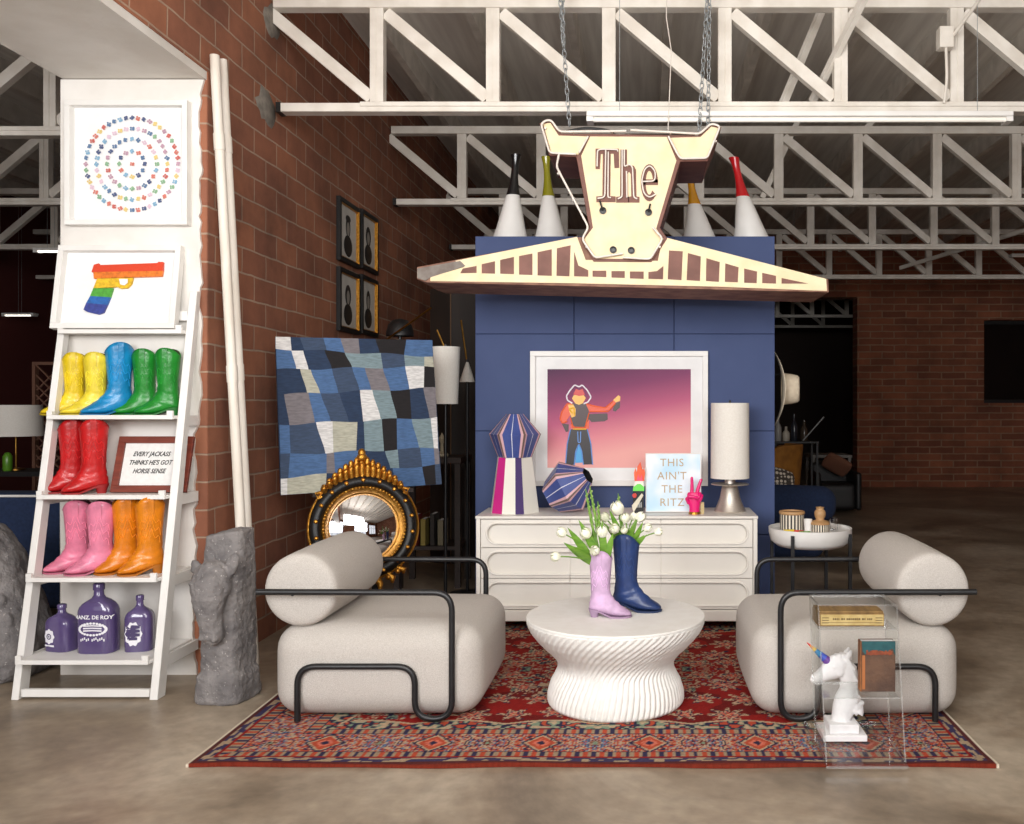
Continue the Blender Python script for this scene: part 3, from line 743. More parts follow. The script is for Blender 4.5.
# boots: (px of the shaft centre, shelf, height)
def shelf_boot(px, zi, H, col, label, dy=0, yaw=.30, dark=(60, 50, 40), sl=1.0):
    z = sh_z[zi][0]; Y = lad_y(z)+.10+dy; x = (px-CX)*Y/F
    return boot('cowboy_boot', label, col, (x, Y, z), PI+yaw, H, {3: 'boots on the top boot shelf', 2: 'boots on the middle boot shelf', 1: 'boots on the lowest boot shelf'}[zi], dark=dark, sl=sl)
YEL, BLU, GRN, RED_, PNK, ORG = (238, 206, 30), (16, 140, 200), (30, 140, 44), (196, 24, 28), (232, 128, 158), (230, 132, 16)
shelf_boot(75, 3, .315, YEL, 'yellow cowboy boot at the left end of its shelf', .0, .40, sl=1.02)
shelf_boot(96, 3, .315, (244, 220, 60), 'yellow cowboy boot touching the blue boot', -.03, .35, sl=1.1)
shelf_boot(119.5, 3, .365, BLU, 'blue cowboy boot between the yellow and green boots', .0, .62)
shelf_boot(145, 3, .335, GRN, 'green cowboy boot next to the blue boot', .03, .25)
shelf_boot(168, 3, .335, GRN, 'green cowboy boot farthest right on its shelf', -.02, .2)
shelf_boot(73, 2, .365, RED_, 'red cowboy boot at the left end of its shelf', .03, .60, (40, 20, 20), .72)
shelf_boot(94, 2, .365, (204, 28, 30), 'red cowboy boot next to the framed saying', -.02, .5, (40, 20, 20), .72)
shelf_boot(78, 1, .355, PNK, 'pink cowboy boot at the left end of its shelf', .03, .35, (90, 50, 56), .85)
shelf_boot(101, 1, .355, (240, 138, 168), 'pink cowboy boot next to the orange boots', -.02, .35, (90, 50, 56), .9)
shelf_boot(127, 1, .375, ORG, 'orange cowboy boot next to the pink boots', .02, .6, sl=.7)
shelf_boot(150, 1, .375, (234, 138, 22), 'orange cowboy boot farthest right on its shelf', -.01, .55, sl=.7)

# purple bottles
purple = mat('purple_glaze', (92, 78, 122), .16, c2=(78, 64, 108), scale=6, coat=.6)
def bottle(px, pw, pt, label, tilt=0, deco='laurel', depth=.045, dy=0):
    z0 = sh_z[0][0]; Y = lad_y(z0)+.16+dy; c = P(px, 0, Y); a = pw*Y/F/2; H = P(0, pt, Y).z-z0
    H = max(H, .1)
    t = thing('bottle', label, 'bottle', (c.x, Y, z0), 'purple bottles on the bottom shelf')
    a *= .95
    lv = [(0, .93, 1), (.01, 1, 1), (.3, 1.02, 1), (.60, 1.0, 1), (.66, .93, .95), (.71, .78, .85), (.75, .55, .7), (.79, .34, .5), (.83, .26, .42), (.90, .24, .40), (.905, .29, .47), (.985, .29, .47), (1, .26, .42)]
    rs = []; n = 40
    def sq(v, e): return math.copysign(abs(v)**e, v)
    for h, s_, d in lv:
        rnd = .55 if h < .72 else .55+(1-.55)*min(1, (h-.72)/.08)
        aa = a*s_; bb = min(depth*d, aa) if h < .75 else aa
        rs.append([Vector((c.x+aa*sq(math.cos(q), rnd), Y+bb*sq(math.sin(q), rnd), z0+h*H)) for q in [2*PI*i/n for i in range(n)]])
    bd = MB().rings(rs).build('glass_body', purple, t, smooth=50)
    MB().lathe([(a*.21, H*.9), (a*.21, H*1.005), (a*.12, H*1.005)], (c.x, Y, z0), 20).build('stopper', mat('bottle_stopper', (70, 60, 92), .5), t)
    wm = mat('white_print', (232, 230, 236), .6); g = MB()
    def surf(x, z):
        u = min(.995, abs((x-c.x)/(a*1.02)))
        return Y-min(depth, a)*(1-u**(2/.55))**.275-.0018
    def patch(pts, th=.0012):
        vs = [Vector((x, surf(x, z), z)) for x, z in pts]; n_ = len(vs); cc = sum(vs, Vector())/n_
        cc.y = surf(cc.x, cc.z)
        g.add(vs+[cc], [(i, (i+1) % n_, n_) for i in range(n_)])
    if deco == 'laurel':
        for txt, hz, sz in (('MANZ. DE ROY', .53, .21),):
            vs, fs = text_mesh(txt, a*sz*1.35, bold=.0008)
            g.add([(c.x+v.x*1.05, surf(c.x+v.x, 0), z0+hz*H+v.y) for v in vs], fs)
        for k in range(26):
            q = 2*PI*k/26; x, z = c.x+a*.72*math.cos(q), z0+H*(.36+.085*math.sin(q)); r_ = a*.085
            patch([(x+r_*math.cos(j*PI/3+q), z+r_*.8*math.sin(j*PI/3+q)) for j in range(6)])
        for k in range(13):      # the lower line, too blurred to read
            if k == 5: continue
            x = c.x+a*(-.62+.103*k); z = z0+H*(.185+.012*(k%3))
            patch([(x-a*.035, z), (x+a*.035, z), (x+a*.03, z+H*.035), (x-a*.03, z+H*.035)])
        for k in range(3):
            z = z0+H*(.325+.035*k); x = c.x
            patch([(x-a*.5, z), (x, z+.003), (x+a*.5, z), (x+a*.5, z+.007), (x, z+.009), (x-a*.5, z+.007)])
    elif deco == 'crest':
        x = c.x-a*.35; z = z0+H*.33; r_ = a*.42
        pts = [(x+r_*(1+.1*math.cos(8*q))*math.cos(q), z+r_*1.15*(1+.1*math.cos(8*q))*math.sin(q)) for q in [2*PI*i/32 for i in range(32)]]
        patch(pts); patch([(x-r_, z0+H*.11), (x+r_, z0+H*.11), (x+r_, z0+H*.15), (x-r_, z0+H*.15)])
    else:
        x = c.x-a*.25; z = z0+H*.33; r_ = a*.62
        pts = [(x+r_*(1+.08*math.cos(10*q))*math.cos(q), z+r_*1.45*(1+.08*math.cos(10*q))*math.sin(q)) for q in [2*PI*i/40 for i in range(40)]]
        patch(pts)
    g.build('printed_label', wm, bd)
    if deco != 'laurel':
        g = MB(); 
        if deco == 'crest':
            for (r0, r1) in ((.20, .13), (.06, .0)):
                for i in range(16):
                    q0, q1 = 2*PI*i/16, 2*PI*(i+1)/16
                    vs = [(x+a*r*math.cos(q), surf(x+a*r*math.cos(q), z)-.001, z+a*r*math.sin(q)) for r, q in ((r0, q0), (r0, q1), (r1, q1), (r1, q0))]
                    g.add(vs, [(0, 1, 2, 3)])
        else:
            for k in range(4):
                zz = z0+H*(.22+.07*k); ww = r_*(.5+.3*(k > 0))
                g.add([(x-ww, surf(x-ww, 0)-.001, zz), (x, surf(x, 0)-.001, zz-.004*(k != 0)), (x+ww, surf(x+ww, 0)-.001, zz), (x+ww, surf(x+ww, 0)-.001, zz+.014), (x, surf(x, 0)-.001, zz+.018), (x-ww, surf(x-ww, 0)-.001, zz+.014)], [(0, 1, 4, 5), (1, 2, 3, 4)])
        g.build('label_mark', mat('label_ink', (70, 58, 98), .6), bd)
    if tilt: t.rotation_euler.z = tilt
bottle(62, 31, 604, 'small squat purple bottle with white crest label, left on the bottom shelf', -.25, 'crest', .05)
bottle(99, 38.5, 583, 'tall purple bottle with white lettering, middle of the bottom shelf', 0, 'laurel', .055, -.03)
bottle(140, 27, 595, 'narrow purple bottle with white scroll label, right on the bottom shelf', .2, 'scroll', .05)

# framed saying
def plane_map(o, ux, uz):       # map (u, v, d) on a tilted board
    o = Vector(o); ux = Vector(ux).normalized(); uz = Vector(uz).normalized(); n = ux.cross(uz)
    if n.y > 0: n = -n
    return lambda u, v, d=0: o+ux*u+uz*v+n*d
def framed(name, label, cat, org, ux, uz, W, H, fw, depth, fmat, innmat, innd, group=None, glass=False, mat_board=None):
    """box frame; d grows towards the viewer. Returns (root, map)"""
    f = plane_map(org, ux, uz)
    t = thing(name, label, cat, tuple(f(W/2, 0)), group)
    b = MB()
    def rect(u0, u1, v0, v1, d0, d1):
        b.add([f(u, v, d) for u in (u0, u1) for v in (v0, v1) for d in (d0, d1)], [(0, 1, 3, 2), (4, 6, 7, 5), (0, 4, 5, 1), (2, 3, 7, 6), (0, 2, 6, 4), (1, 5, 7, 3)])
    rect(0, W, 0, fw, 0, depth); rect(0, W, H-fw, H, 0, depth); rect(0, fw, fw, H-fw, 0, depth); rect(W-fw, W, fw, H-fw, 0, depth)
    b.build('frame', fmat, t, bevel=.0015)
    b = MB(); rect(fw, W-fw, fw, H-fw, .002, innd); bo = b.build('backing_board', innmat, t)
    return t, f
z = sh_z[2][0]
t, f = framed('framed_saying', 'dark wood framed saying leaning on the shelf beside the red boots', 'framed print', (-2.785, lad_y(z)+.088, z+.002), (1, 0, 0), (0.0, .30, 1), .395, .300, .036, .018,
              mat('mahogany_frame', (128, 56, 38), .45, c2=(104, 42, 28), scale=6, stretch=(1, 1, 8)), mat('patterned_paper', (234, 233, 230), .8, c2=(226, 225, 222), scale=50), .006)
for i, s_ in enumerate(('EVERY JACKASS', "THINKS HE'S GOT", 'HORSE SENSE')):
    vs, fs = text_mesh(s_, .041, shear=.35, bold=.0009)
    MB().add([f(.180+v.x*.68, .205-.046*i+v.y*.85, .0075) for v in vs], fs).build('lettering', mat('black_ink', (30, 30, 30), .7), t)

# ------------------------------------------------------------------ shadow-box art on the pier
def rainbow_gun():
    zb = sh_z[4][0]+.002
    o = Vector((-3.13, lad_y(1.85)-.005, zb)); W = .655
    t, f = framed('shadow_box', 'white shadow box with rainbow pistol art leaning on top of the ladder shelf', 'framed art', o, (1, 0, 0), (0, .16, 1), W, .455, .03, .045, M['white'], M['paper'], .006)
    # pixel frame of the box: (61..181, 246..327)
    def g(px, py):
        u = (px-120)/110*.540+.342; v = (287-py)/73*.40+.235; return u, v
    def band(name, pts, c, d1=.02):
        q = [g(*p) for p in pts]; n = len(q); b = MB()
        b.add([f(u, v, .008) for u, v in q]+[f(u, v, d1) for u, v in q], [list(range(n)), list(range(2*n-1, n-1, -1))]+[(i, (i+1) % n, n+(i+1) % n, n+i) for i in range(n)])
        return b.build(name, mat('gun_'+name, c, .45, c2=tuple(int(x*.85) for x in c), scale=60, bump=.2, bscale=100), gun)
    Z = lambda x, y: (x/2.289, 60+y/2.289)
    gun = MB(); gg = [g(*Z(*p)) for p in [(200, 470), (372, 466), (372, 496), (205, 502)]]
    gun = thing('pistol_relief', '', '', tuple(f(.33, .25, .01))) if False else None
    q = [g(*Z(*p)) for p in [(202, 470), (214, 467), (214, 471), (360, 466), (362, 463), (374, 464), (375, 484), (198, 487)]]
    n = len(q)
    base = MB().add([f(u, v, .008) for u, v in q]+[f(u, v, .022) for u, v in q], [list(range(n)), list(range(2*n-1, n-1, -1))]+[(i, (i+1) % n, n+(i+1) % n, n+i) for i in range(n)])
    gun = base.build('pistol_relief', mat('gun_red', (214, 66, 34), .45, bump=.2, bscale=100), t)
    OFF[gun.name] = OFF[t.name]
    band('orange_band', [Z(*p) for p in [(202, 487), (375, 484), (374, 497), (296, 499), (205, 502)]], (240, 128, 40), .021)
    band('yellow_band', [Z(*p) for p in [(213, 502), (302, 500), (299, 515), (290, 524), (274, 525), (262, 520), (258, 522), (206, 524)]], (244, 196, 40))
    band('green_band', [Z(*p) for p in [(206, 524), (255, 524), (250, 545), (200, 542)]], (84, 170, 60))
    band('blue_band', [Z(*p) for p in [(200, 542), (250, 545), (244, 562), (192, 558)]], (40, 104, 180))
    band('navy_band', [Z(*p) for p in [(192, 558), (244, 562), (237, 580), (225, 584), (196, 578), (187, 573)]], (58, 70, 150))
    b = MB(); pts = [g(*Z(*p)) for p in [(268, 503), (290, 503), (291, 512), (284, 518), (273, 516)]]
    b.add([f(u, v, .023) for u, v in pts], [list(range(len(pts)))]); b.build('trigger_gap', M['paper'], gun)
rainbow_gun()
def circle_art():
    o = Vector((P(65.5, 0, 4.80).x, 4.838, P(0, 225, 4.80).z)); W = P(188, 0, 4.80).x-o.x; H = P(0, 100.5, 4.80).z-o.z
    t, f = framed('shadow_box', 'square white shadow box with rings of small coloured cutouts high on the pier', 'framed art', o, (1, 0, 0), (0, 0, 1), W, H, .028, .05, M['white'], M['paper'], .006)
    cs = [(84, 96, 132), (206, 122, 108), (220, 196, 128), (138, 176, 142), (134, 174, 200), (218, 192, 206), (98, 126, 160), (196, 104, 96), (186, 152, 168)]
    ms = [mat('cutout_paper_%s' % 'abcdefghi'[i], c, .7) for i, c in enumerate(cs)]
    cu, cv = W*.525-.003, H*.50; rng = random.Random(3); b = MB()
    def blob(u, v, s, rot, ci):
        b.mi = ci
        for k in range(4):      # a small winged cutout
            a = rot+(.6, -.6, 2.3, -2.3)[k]; uu, vv = u+s*.55*math.cos(a), v+s*.55*math.sin(a); r = s*(.55 if k < 2 else .42)
            b.add([f(uu+r*math.cos(2*PI*j/7), vv+r*math.sin(2*PI*j/7), .010+.002*k) for j in range(7)], [list(range(7))])
    for rr, n in ((.247, 48), (.190, 36), (.133, 24), (.068, 12)):
        b = MB()
        for k in range(n): 
            a = 2*PI*k/n; blob(cu+rr*math.cos(a), cv+rr*math.sin(a), .0135, rng.uniform(0, 6.3), rng.randrange(9))
        b.build('cutout_ring', ms, t)
    b = MB(); blob(cu, cv, .012, 0, 1); b.build('centre_cutout', ms, t)
circle_art()

# ------------------------------------------------------------------ white poles leaning on the brick
def pole(a, bq, r, label):
    a = Vector(a); bq = Vector(bq); t = thing('pole', label, 'pole', tuple(a), 'white poles leaning on the brick')
    m = mat('pole_paint', (236, 229, 218), .6, c2=(220, 210, 196), scale=5, stretch=(3, 3, .6))
    MB().tube([a, a.lerp(bq, .5), bq], [r*1.05, r*1.02, r], 16).build('shaft', m, t, smooth=60)
    d = (bq-a).normalized()
    for u in (.485, .86): 
        p = a.lerp(bq, u); MB().tube([p-d*.045, p+d*.045], r*1.16, 16).build('sleeve', m, t, smooth=60)
pole((-2.14, 4.86, .004), (-2.315, 4.84, 3.33), .025, 'nearer white pole leaning against the brick wall, with a sleeve joint')
pole((-2.175, 5.02, .004), (-2.335, 4.98, 3.36), .021, 'thinner white pole just behind the other one on the brick wall')

# ------------------------------------------------------------------ grey stone horse heads
def skinny(b, pts, n=14):
    """lofted limb: pts of (centre, half width x, half depth y, tilt axis from path)"""
    rs = []
    for k, (c, a, d) in enumerate(pts):
        c = Vector(c); t = Vector(pts[min(k+1, len(pts)-1)][0])-Vector(pts[max(k-1, 0)][0]); t.normalize()
        y = Vector((0, 1, 0)); y = (y-t*t.dot(y)).normalized() if abs(t.y) < .95 else Vector((1, 0, 0)); x = y.cross(t).normalized()
        rs.append([c+x*a*math.cos(2*PI*i/n)+y*d*math.sin(2*PI*i/n) for i in range(n)])
    b.rings(rs)
def stone_horse(cx, cy, yaw, label, H=.835, W=.235, D=.25):
    b = MB()
    # rough block: (z, half width, half depth, y shift)
    rs = []
    prof = [(0, .50, .50, 0), (.02, .53, .53, 0), (.10, .50, .52, 0), (.155, .49, .50, 0), (.18, .42, .46, .02), (.30, .42, .46, .02), (.5, .41, .45, .03), (.74, .43, .42, .04), (.82, .44, .36, .05), (.90, .42, .34, .06), (1.0, .40, .34, .07)]
    rng = random.Random(5)
    for z, a, d, sh in prof:
        ring = []
        for i in range(28):
            q = 2*PI*i/28; cx_, sn = math.cos(q), math.sin(q)
            ring.append(Vector((W*a*math.copysign(abs(cx_)**.45, cx_)*(1+rng.uniform(-.02, .02)), D*(d*math.copysign(abs(sn)**.45, sn)+sh), z*H-(.03*(cx_ < 0) if z == 1.0 else 0))))
        rs.append(ring)
    b.rings(rs)
    # head: forehead high at the front, muzzle hanging down to mid height
    fy = -D*.42
    skinny(b, [((-.005, fy+.03, .80*H), .060, .05), ((-.005, fy-.005, .76*H), .092, .075), ((0, fy-.035, .70*H), .096, .085), ((.005, fy-.05, .62*H), .080, .075), ((.008, fy-.052, .54*H), .062, .062), ((.012, fy-.045, .47*H), .055, .052), ((.015, fy-.04, .42*H), .056, .05), ((.017, fy-.03, .385*H), .048, .042), ((.018, fy-.015, .365*H), .02, .02)])
    # cheeks, brows, nostrils
    for s_ in (-1, 1):
        b.ball((s_*.060, fy-.03, .685*H), .042, 12, 8, (1, .9, 1.25))
        b.ball((s_*.056, fy-.085, .715*H), .020, 10, 8, (1.3, .8, .7))
        b.ball((.016+s_*.032, fy-.075, .405*H), .017, 10, 8)
        # ear
        skinny(b, [((s_*.075, fy+.005, .77*H), .028, .02), ((s_*.098, fy-.01, .82*H), .034, .02), ((s_*.115, fy-.015, .865*H), .024, .014), ((s_*.122, fy-.02, .895*H), .006, .006)] if s_ > 0 else
               [((s_*.075, fy+.005, .76*H), .028, .02), ((s_*.10, fy-.0, .79*H), .032, .02), ((s_*.112, fy+.0, .82*H), .018, .014), ((s_*.115, fy, .835*H), .006, .006)])
    b.ball((0, fy-.035, .775*H), .05, 12, 8, (1, .8, 1.1))
    b.xf(Matrix.Translation((cx, cy, 0)) @ Matrix.Rotation(yaw, 4, 'Z'))
    o = b.build('stone_horse_head', M['stone'], remesh=.007, smooth=180, origin=(cx, cy, 0), smoothmod=2)
    d = o.modifiers.new('d', 'DISPLACE'); tx = bpy.data.textures.new('pits', 'CLOUDS'); tx.noise_scale = .035; tx.noise_depth = 3
    d.texture = tx; d.strength = .012; d.mid_level = .5; d.texture_coords = 'LOCAL'
    return top(o, label, 'sculpture')
stone_horse(-2.065, 4.46, -.16, 'grey stone horse head sculpture standing in front of the white poles')
# the other block, seen from the flank
b = MB(); rs = []
rng = random.Random(9)
for z, a, d, sh in ((0, .30, .22, 0), (.03, .32, .24, 0), (.10, .33, .24, 0), (.22, .32, .23, .01), (.36, .29, .21, .0), (.50, .26, .19, -.02), (.64, .23, .17, -.05), (.73, .20, .16, -.08), (.79, .17, .15, -.10), (.80, .15, .13, -.10)):
    rs.append([Vector((-3.58+sh+a*math.copysign(abs(math.cos(q))**.6, math.cos(q))*(1+rng.uniform(-.03, .03)), 4.86+d*math.copysign(abs(math.sin(q))**.6, math.sin(q)), z)) for q in [2*PI*i/32 for i in range(32)]])
b.rings(rs)
skinny(b, [((-3.72, 4.80, .62), .09, .09), ((-3.86, 4.78, .66), .10, .085), ((-3.96, 4.78, .58), .075, .07), ((-4.03, 4.78, .47), .06, .055), ((-4.06, 4.78, .42), .03, .03)])
for s_ in (-1, 1): skinny(b, [((-3.80, 4.80+s_*.05, .70), .028, .02), ((-3.79, 4.80+s_*.06, .77), .02, .014), ((-3.785, 4.80+s_*.065, .82), .004, .004)])
for k in range(9): b.ball((-3.66+.045*k*.9, 4.70, .78-.012*k*k*.6), .035, 10, 8, (1, .6, 1.3))
o = b.build('stone_horse_head', M['stone'], remesh=.010, smooth=180, smoothmod=2)
d = o.modifiers.new('d', 'DISPLACE'); tx = bpy.data.textures.new('pits', 'CLOUDS'); tx.noise_scale = .05; tx.noise_depth = 3; d.texture = tx; d.strength = .018; d.texture_coords = 'LOCAL'
top(o, 'grey stone horse sculpture behind the ladder shelf at the left edge', 'sculpture')

# ------------------------------------------------------------------ four small portraits on the brick
def portrait(y0, y1, z0, z1, hair, label):
    t = thing('portrait_frame', label, 'framed picture', (WX, (y0+y1)/2, z0), 'four small portraits on the brick wall')
    fw = .035
    def bx(b, a0, a1, c0, c1, d0, d1): b.box(WX+d0, WX+d1, a0, a1, c0, c1)
    b = MB(); bx(b, y0, y1, z0, z0+fw, .002, .035); bx(b, y0, y1, z1-fw, z1, .002, .035); bx(b, y0, y0+fw, z0+fw, z1-fw, .002, .035); bx(b, y1-fw, y1, z0+fw, z1-fw, .002, .035)
    b.build('frame', M['blackp'], t, bevel=.002)
    b = MB(); a0, a1, c0, c1 = y0+fw, y1-fw, z0+fw, z1-fw; g = .008
    bx(b, a0, a1, c0, c0+g, .01, .030); bx(b, a0, a1, c1-g, c1, .01, .030); bx(b, a0, a0+g, c0, c1, .01, .030); bx(b, a1-g, a1, c0, c1, .01, .038)
    b.build('gold_slip', M['gold'], t)
    pr = MB(); bx(pr, a0, a1, c0, c1, .004, .012); pr = pr.build('print', mat('grey_print_paper', (206, 202, 194), .7, c2=(190, 186, 178), scale=6), t)
    def ell(yc, zc, ry, rz, m, d): 
        MB().add([(WX+d, yc+ry*math.cos(2*PI*i/20), zc+rz*math.sin(2*PI*i/20)) for i in range(20)], [list(range(20))]).build('figure', m, pr)
    yc = (y0+y1)/2; zc = (z0+z1)/2; dk = mat('print_black', (28, 26, 26), .6); gr = mat('print_grey', (150, 144, 136), .6)
    ell(yc, zc-.10, .10, .085, dk, .0130)
    ell(yc, zc+.05, .055+.015*(hair == 1), .085, dk, .0134); ell(yc, zc+.035, .036, .055, gr, .0138)
    if hair == 2: ell(yc, zc+.115, .06, .028, dk, .0142)
portrait(6.87, 7.36, 2.56, 3.05, 2, 'small black framed portrait on the brick wall, upper left of four')
portrait(7.41, 7.86, 2.58, 3.07, 1, 'small black framed portrait on the brick wall, upper right of four')
portrait(6.87, 7.36, 2.02, 2.51, 1, 'small black framed portrait on the brick wall, lower left of four')
portrait(7.41, 7.86, 2.04, 2.53, 0, 'small black framed portrait on the brick wall, lower right of four')

# ------------------------------------------------------------------ denim patchwork canvas
def patchwork():
    TL, TR, BL, BR = P(275, 336, 5.35), P(432.5, 340, 5.80), P(280, 494, 5.30), P(441, 485, 5.76)
    ux = (TR-TL); n = ux.cross(BL-TL).normalized()
    if n.y > 0: n = -n
    t = thing('patchwork_canvas', 'canvas wrapped in blue denim patchwork squares above the gilt mirror', 'wall art', tuple((BL+BR)/2))
    cam0 = Vector((0, 0, EYE))
    def hit(u, v, d=0):     # zoom coordinates to the board
        px, py = 265+u/4.708, 325+v/4.708; r = P(px, py, 1)-cam0
        q = (TL-cam0).dot(n)/r.dot(n); return cam0+r*q+n*d
    C = dict(W=(226, 224, 222), N=(40, 58, 86), D=(62, 78, 104), B=(78, 110, 154), G=(126, 120, 124), S=(128, 148, 154), K=(30, 26, 28), C=(188, 186, 168))
    ms = {}
    for k, c in C.items():
        ms[k] = mat('denim_'+{'W': 'white', 'N': 'indigo', 'D': 'slate', 'B': 'blue', 'G': 'grey', 'S': 'sage', 'K': 'black', 'C': 'cream'}[k], c, .9, c2=tuple(int(x*.86) for x in c), scale=26, bump=.3, bscale=200, stretch=(1, 1, 5))
    keys = list(ms)
    rows = [([50, 120, 165, 275, 355, 440, 520, 665, 722, 788], [50, 125, 185, 290, 375, 447, 540, 655, 750, 790], 'WNDBGNKBB', (55, 72), (112, 148)),
            ([52, 125, 180, 280, 375, 545, 655, 750, 790], [55, 148, 205, 315, 410, 555, 660, 750, 795], 'BWNKSDSC', (112, 148), (210, 195)),
            ([60, 165, 215, 315, 410, 470, 555, 660, 750, 797], [66, 198, 260, 345, 445, 500, 590, 680, 748, 800], 'NCBDBGBWK', (210, 195), (328, 296)),
            ([63, 90, 205, 262, 350, 447, 505, 590, 682, 745, 803], [68, 115, 235, 310, 395, 462, 545, 622, 690, 775, 808], 'NGBDNWSKNG', (328, 296), (470, 434)),
            ([68, 115, 240, 318, 435, 465, 550, 620, 690, 780, 810], [72, 120, 285, 322, 430, 470, 560, 622, 725, 795, 815], 'BDWCNSKBSW', (470, 434), (612, 578)),
            ([72, 118, 290, 325, 465, 565, 625, 730, 795, 818], [74, 110, 290, 330, 480, 590, 632, 740, 800, 822], 'DBGBNSDBG', (612, 578), (722, 658)),
            ([74, 105, 290, 325, 480, 600, 740, 800, 824], [75, 105, 285, 320, 480, 620, 755, 805, 832], 'WCNWNBKD', (722, 658), (802, 750))]
    b = MB()
    for tp, bt, cs, yt, yb in rows:
        def yy(x, r): return r[0]+(r[1]-r[0])*(x-50)/760+5*math.sin(x*.021+r[0])*(1 if r[0] not in (55, 802) else 0)
        for i, ch in enumerate(cs):
            b.mi = keys.index(ch); K = 4; L_ = []
            for k in range(K+1): 
                u = k/K; L_.append(((tp[i]+(tp[i+1]-tp[i])*u), (bt[i]+(bt[i+1]-bt[i])*u)))
            J = 5; vs = []
            for j in range(J+1):
                w_ = j/J; s_ = w_*w_*(3-2*w_)*.5+w_*.5
                for xt, xb in L_:
                    x = xt+(xb-xt)*s_; ya = yy(xt, yt); yb_ = yy(xb, yb); vs.append(hit(x, ya+(yb_-ya)*w_, .0))
            b.add(vs, [(j*(K+1)+k, j*(K+1)+k+1, (j+1)*(K+1)+k+1, (j+1)*(K+1)+k) for j in range(J) for k in range(K)])
    b.build('patchwork_front', [ms[k] for k in keys], t)
    e = [hit(50, 55, -.002), hit(788, 72, -.002), hit(832, 750, -.002), hit(75, 802, -.002)]
    MB().add(e+[p-n*.038 for p in e], [(0, 1, 2, 3), (7, 6, 5, 4), (0, 4, 5, 1), (1, 5, 6, 2), (2, 6, 7, 3), (3, 7, 4, 0)]).build('stretcher', ms['N'], t)
    # easel holding it
    t2 = thing('easel', 'dark wooden easel holding up the denim patchwork canvas', 'easel', (-1.80, 5.75, 0))
    c = (BL+BR)/2; ax = ux.normalized(); back = -n; back.z = 0; back.normalize()
    for s_ in (-.22, .22):
        lo = c+ax*s_; foot = Vector((lo.x, lo.y, 0))+back*.07; hi = lo+Vector((0, 0, .55))+back*.12
        MB().bar(foot, hi, .035, .03).build('front_leg', M['darkwood'], t2)
    MB().bar(c+back*.55+Vector((0, 0, -c.z)), c+Vector((0, 0, .5))+back*.15, .035, .03).build('rear_leg', M['darkwood'], t2)
    lg = c+Vector((0, 0, -.018))+back*.03
    MB().bar(lg-ax*.30, lg+ax*.30, .09, .025).build('ledge', M['darkwood'], t2)
patchwork()

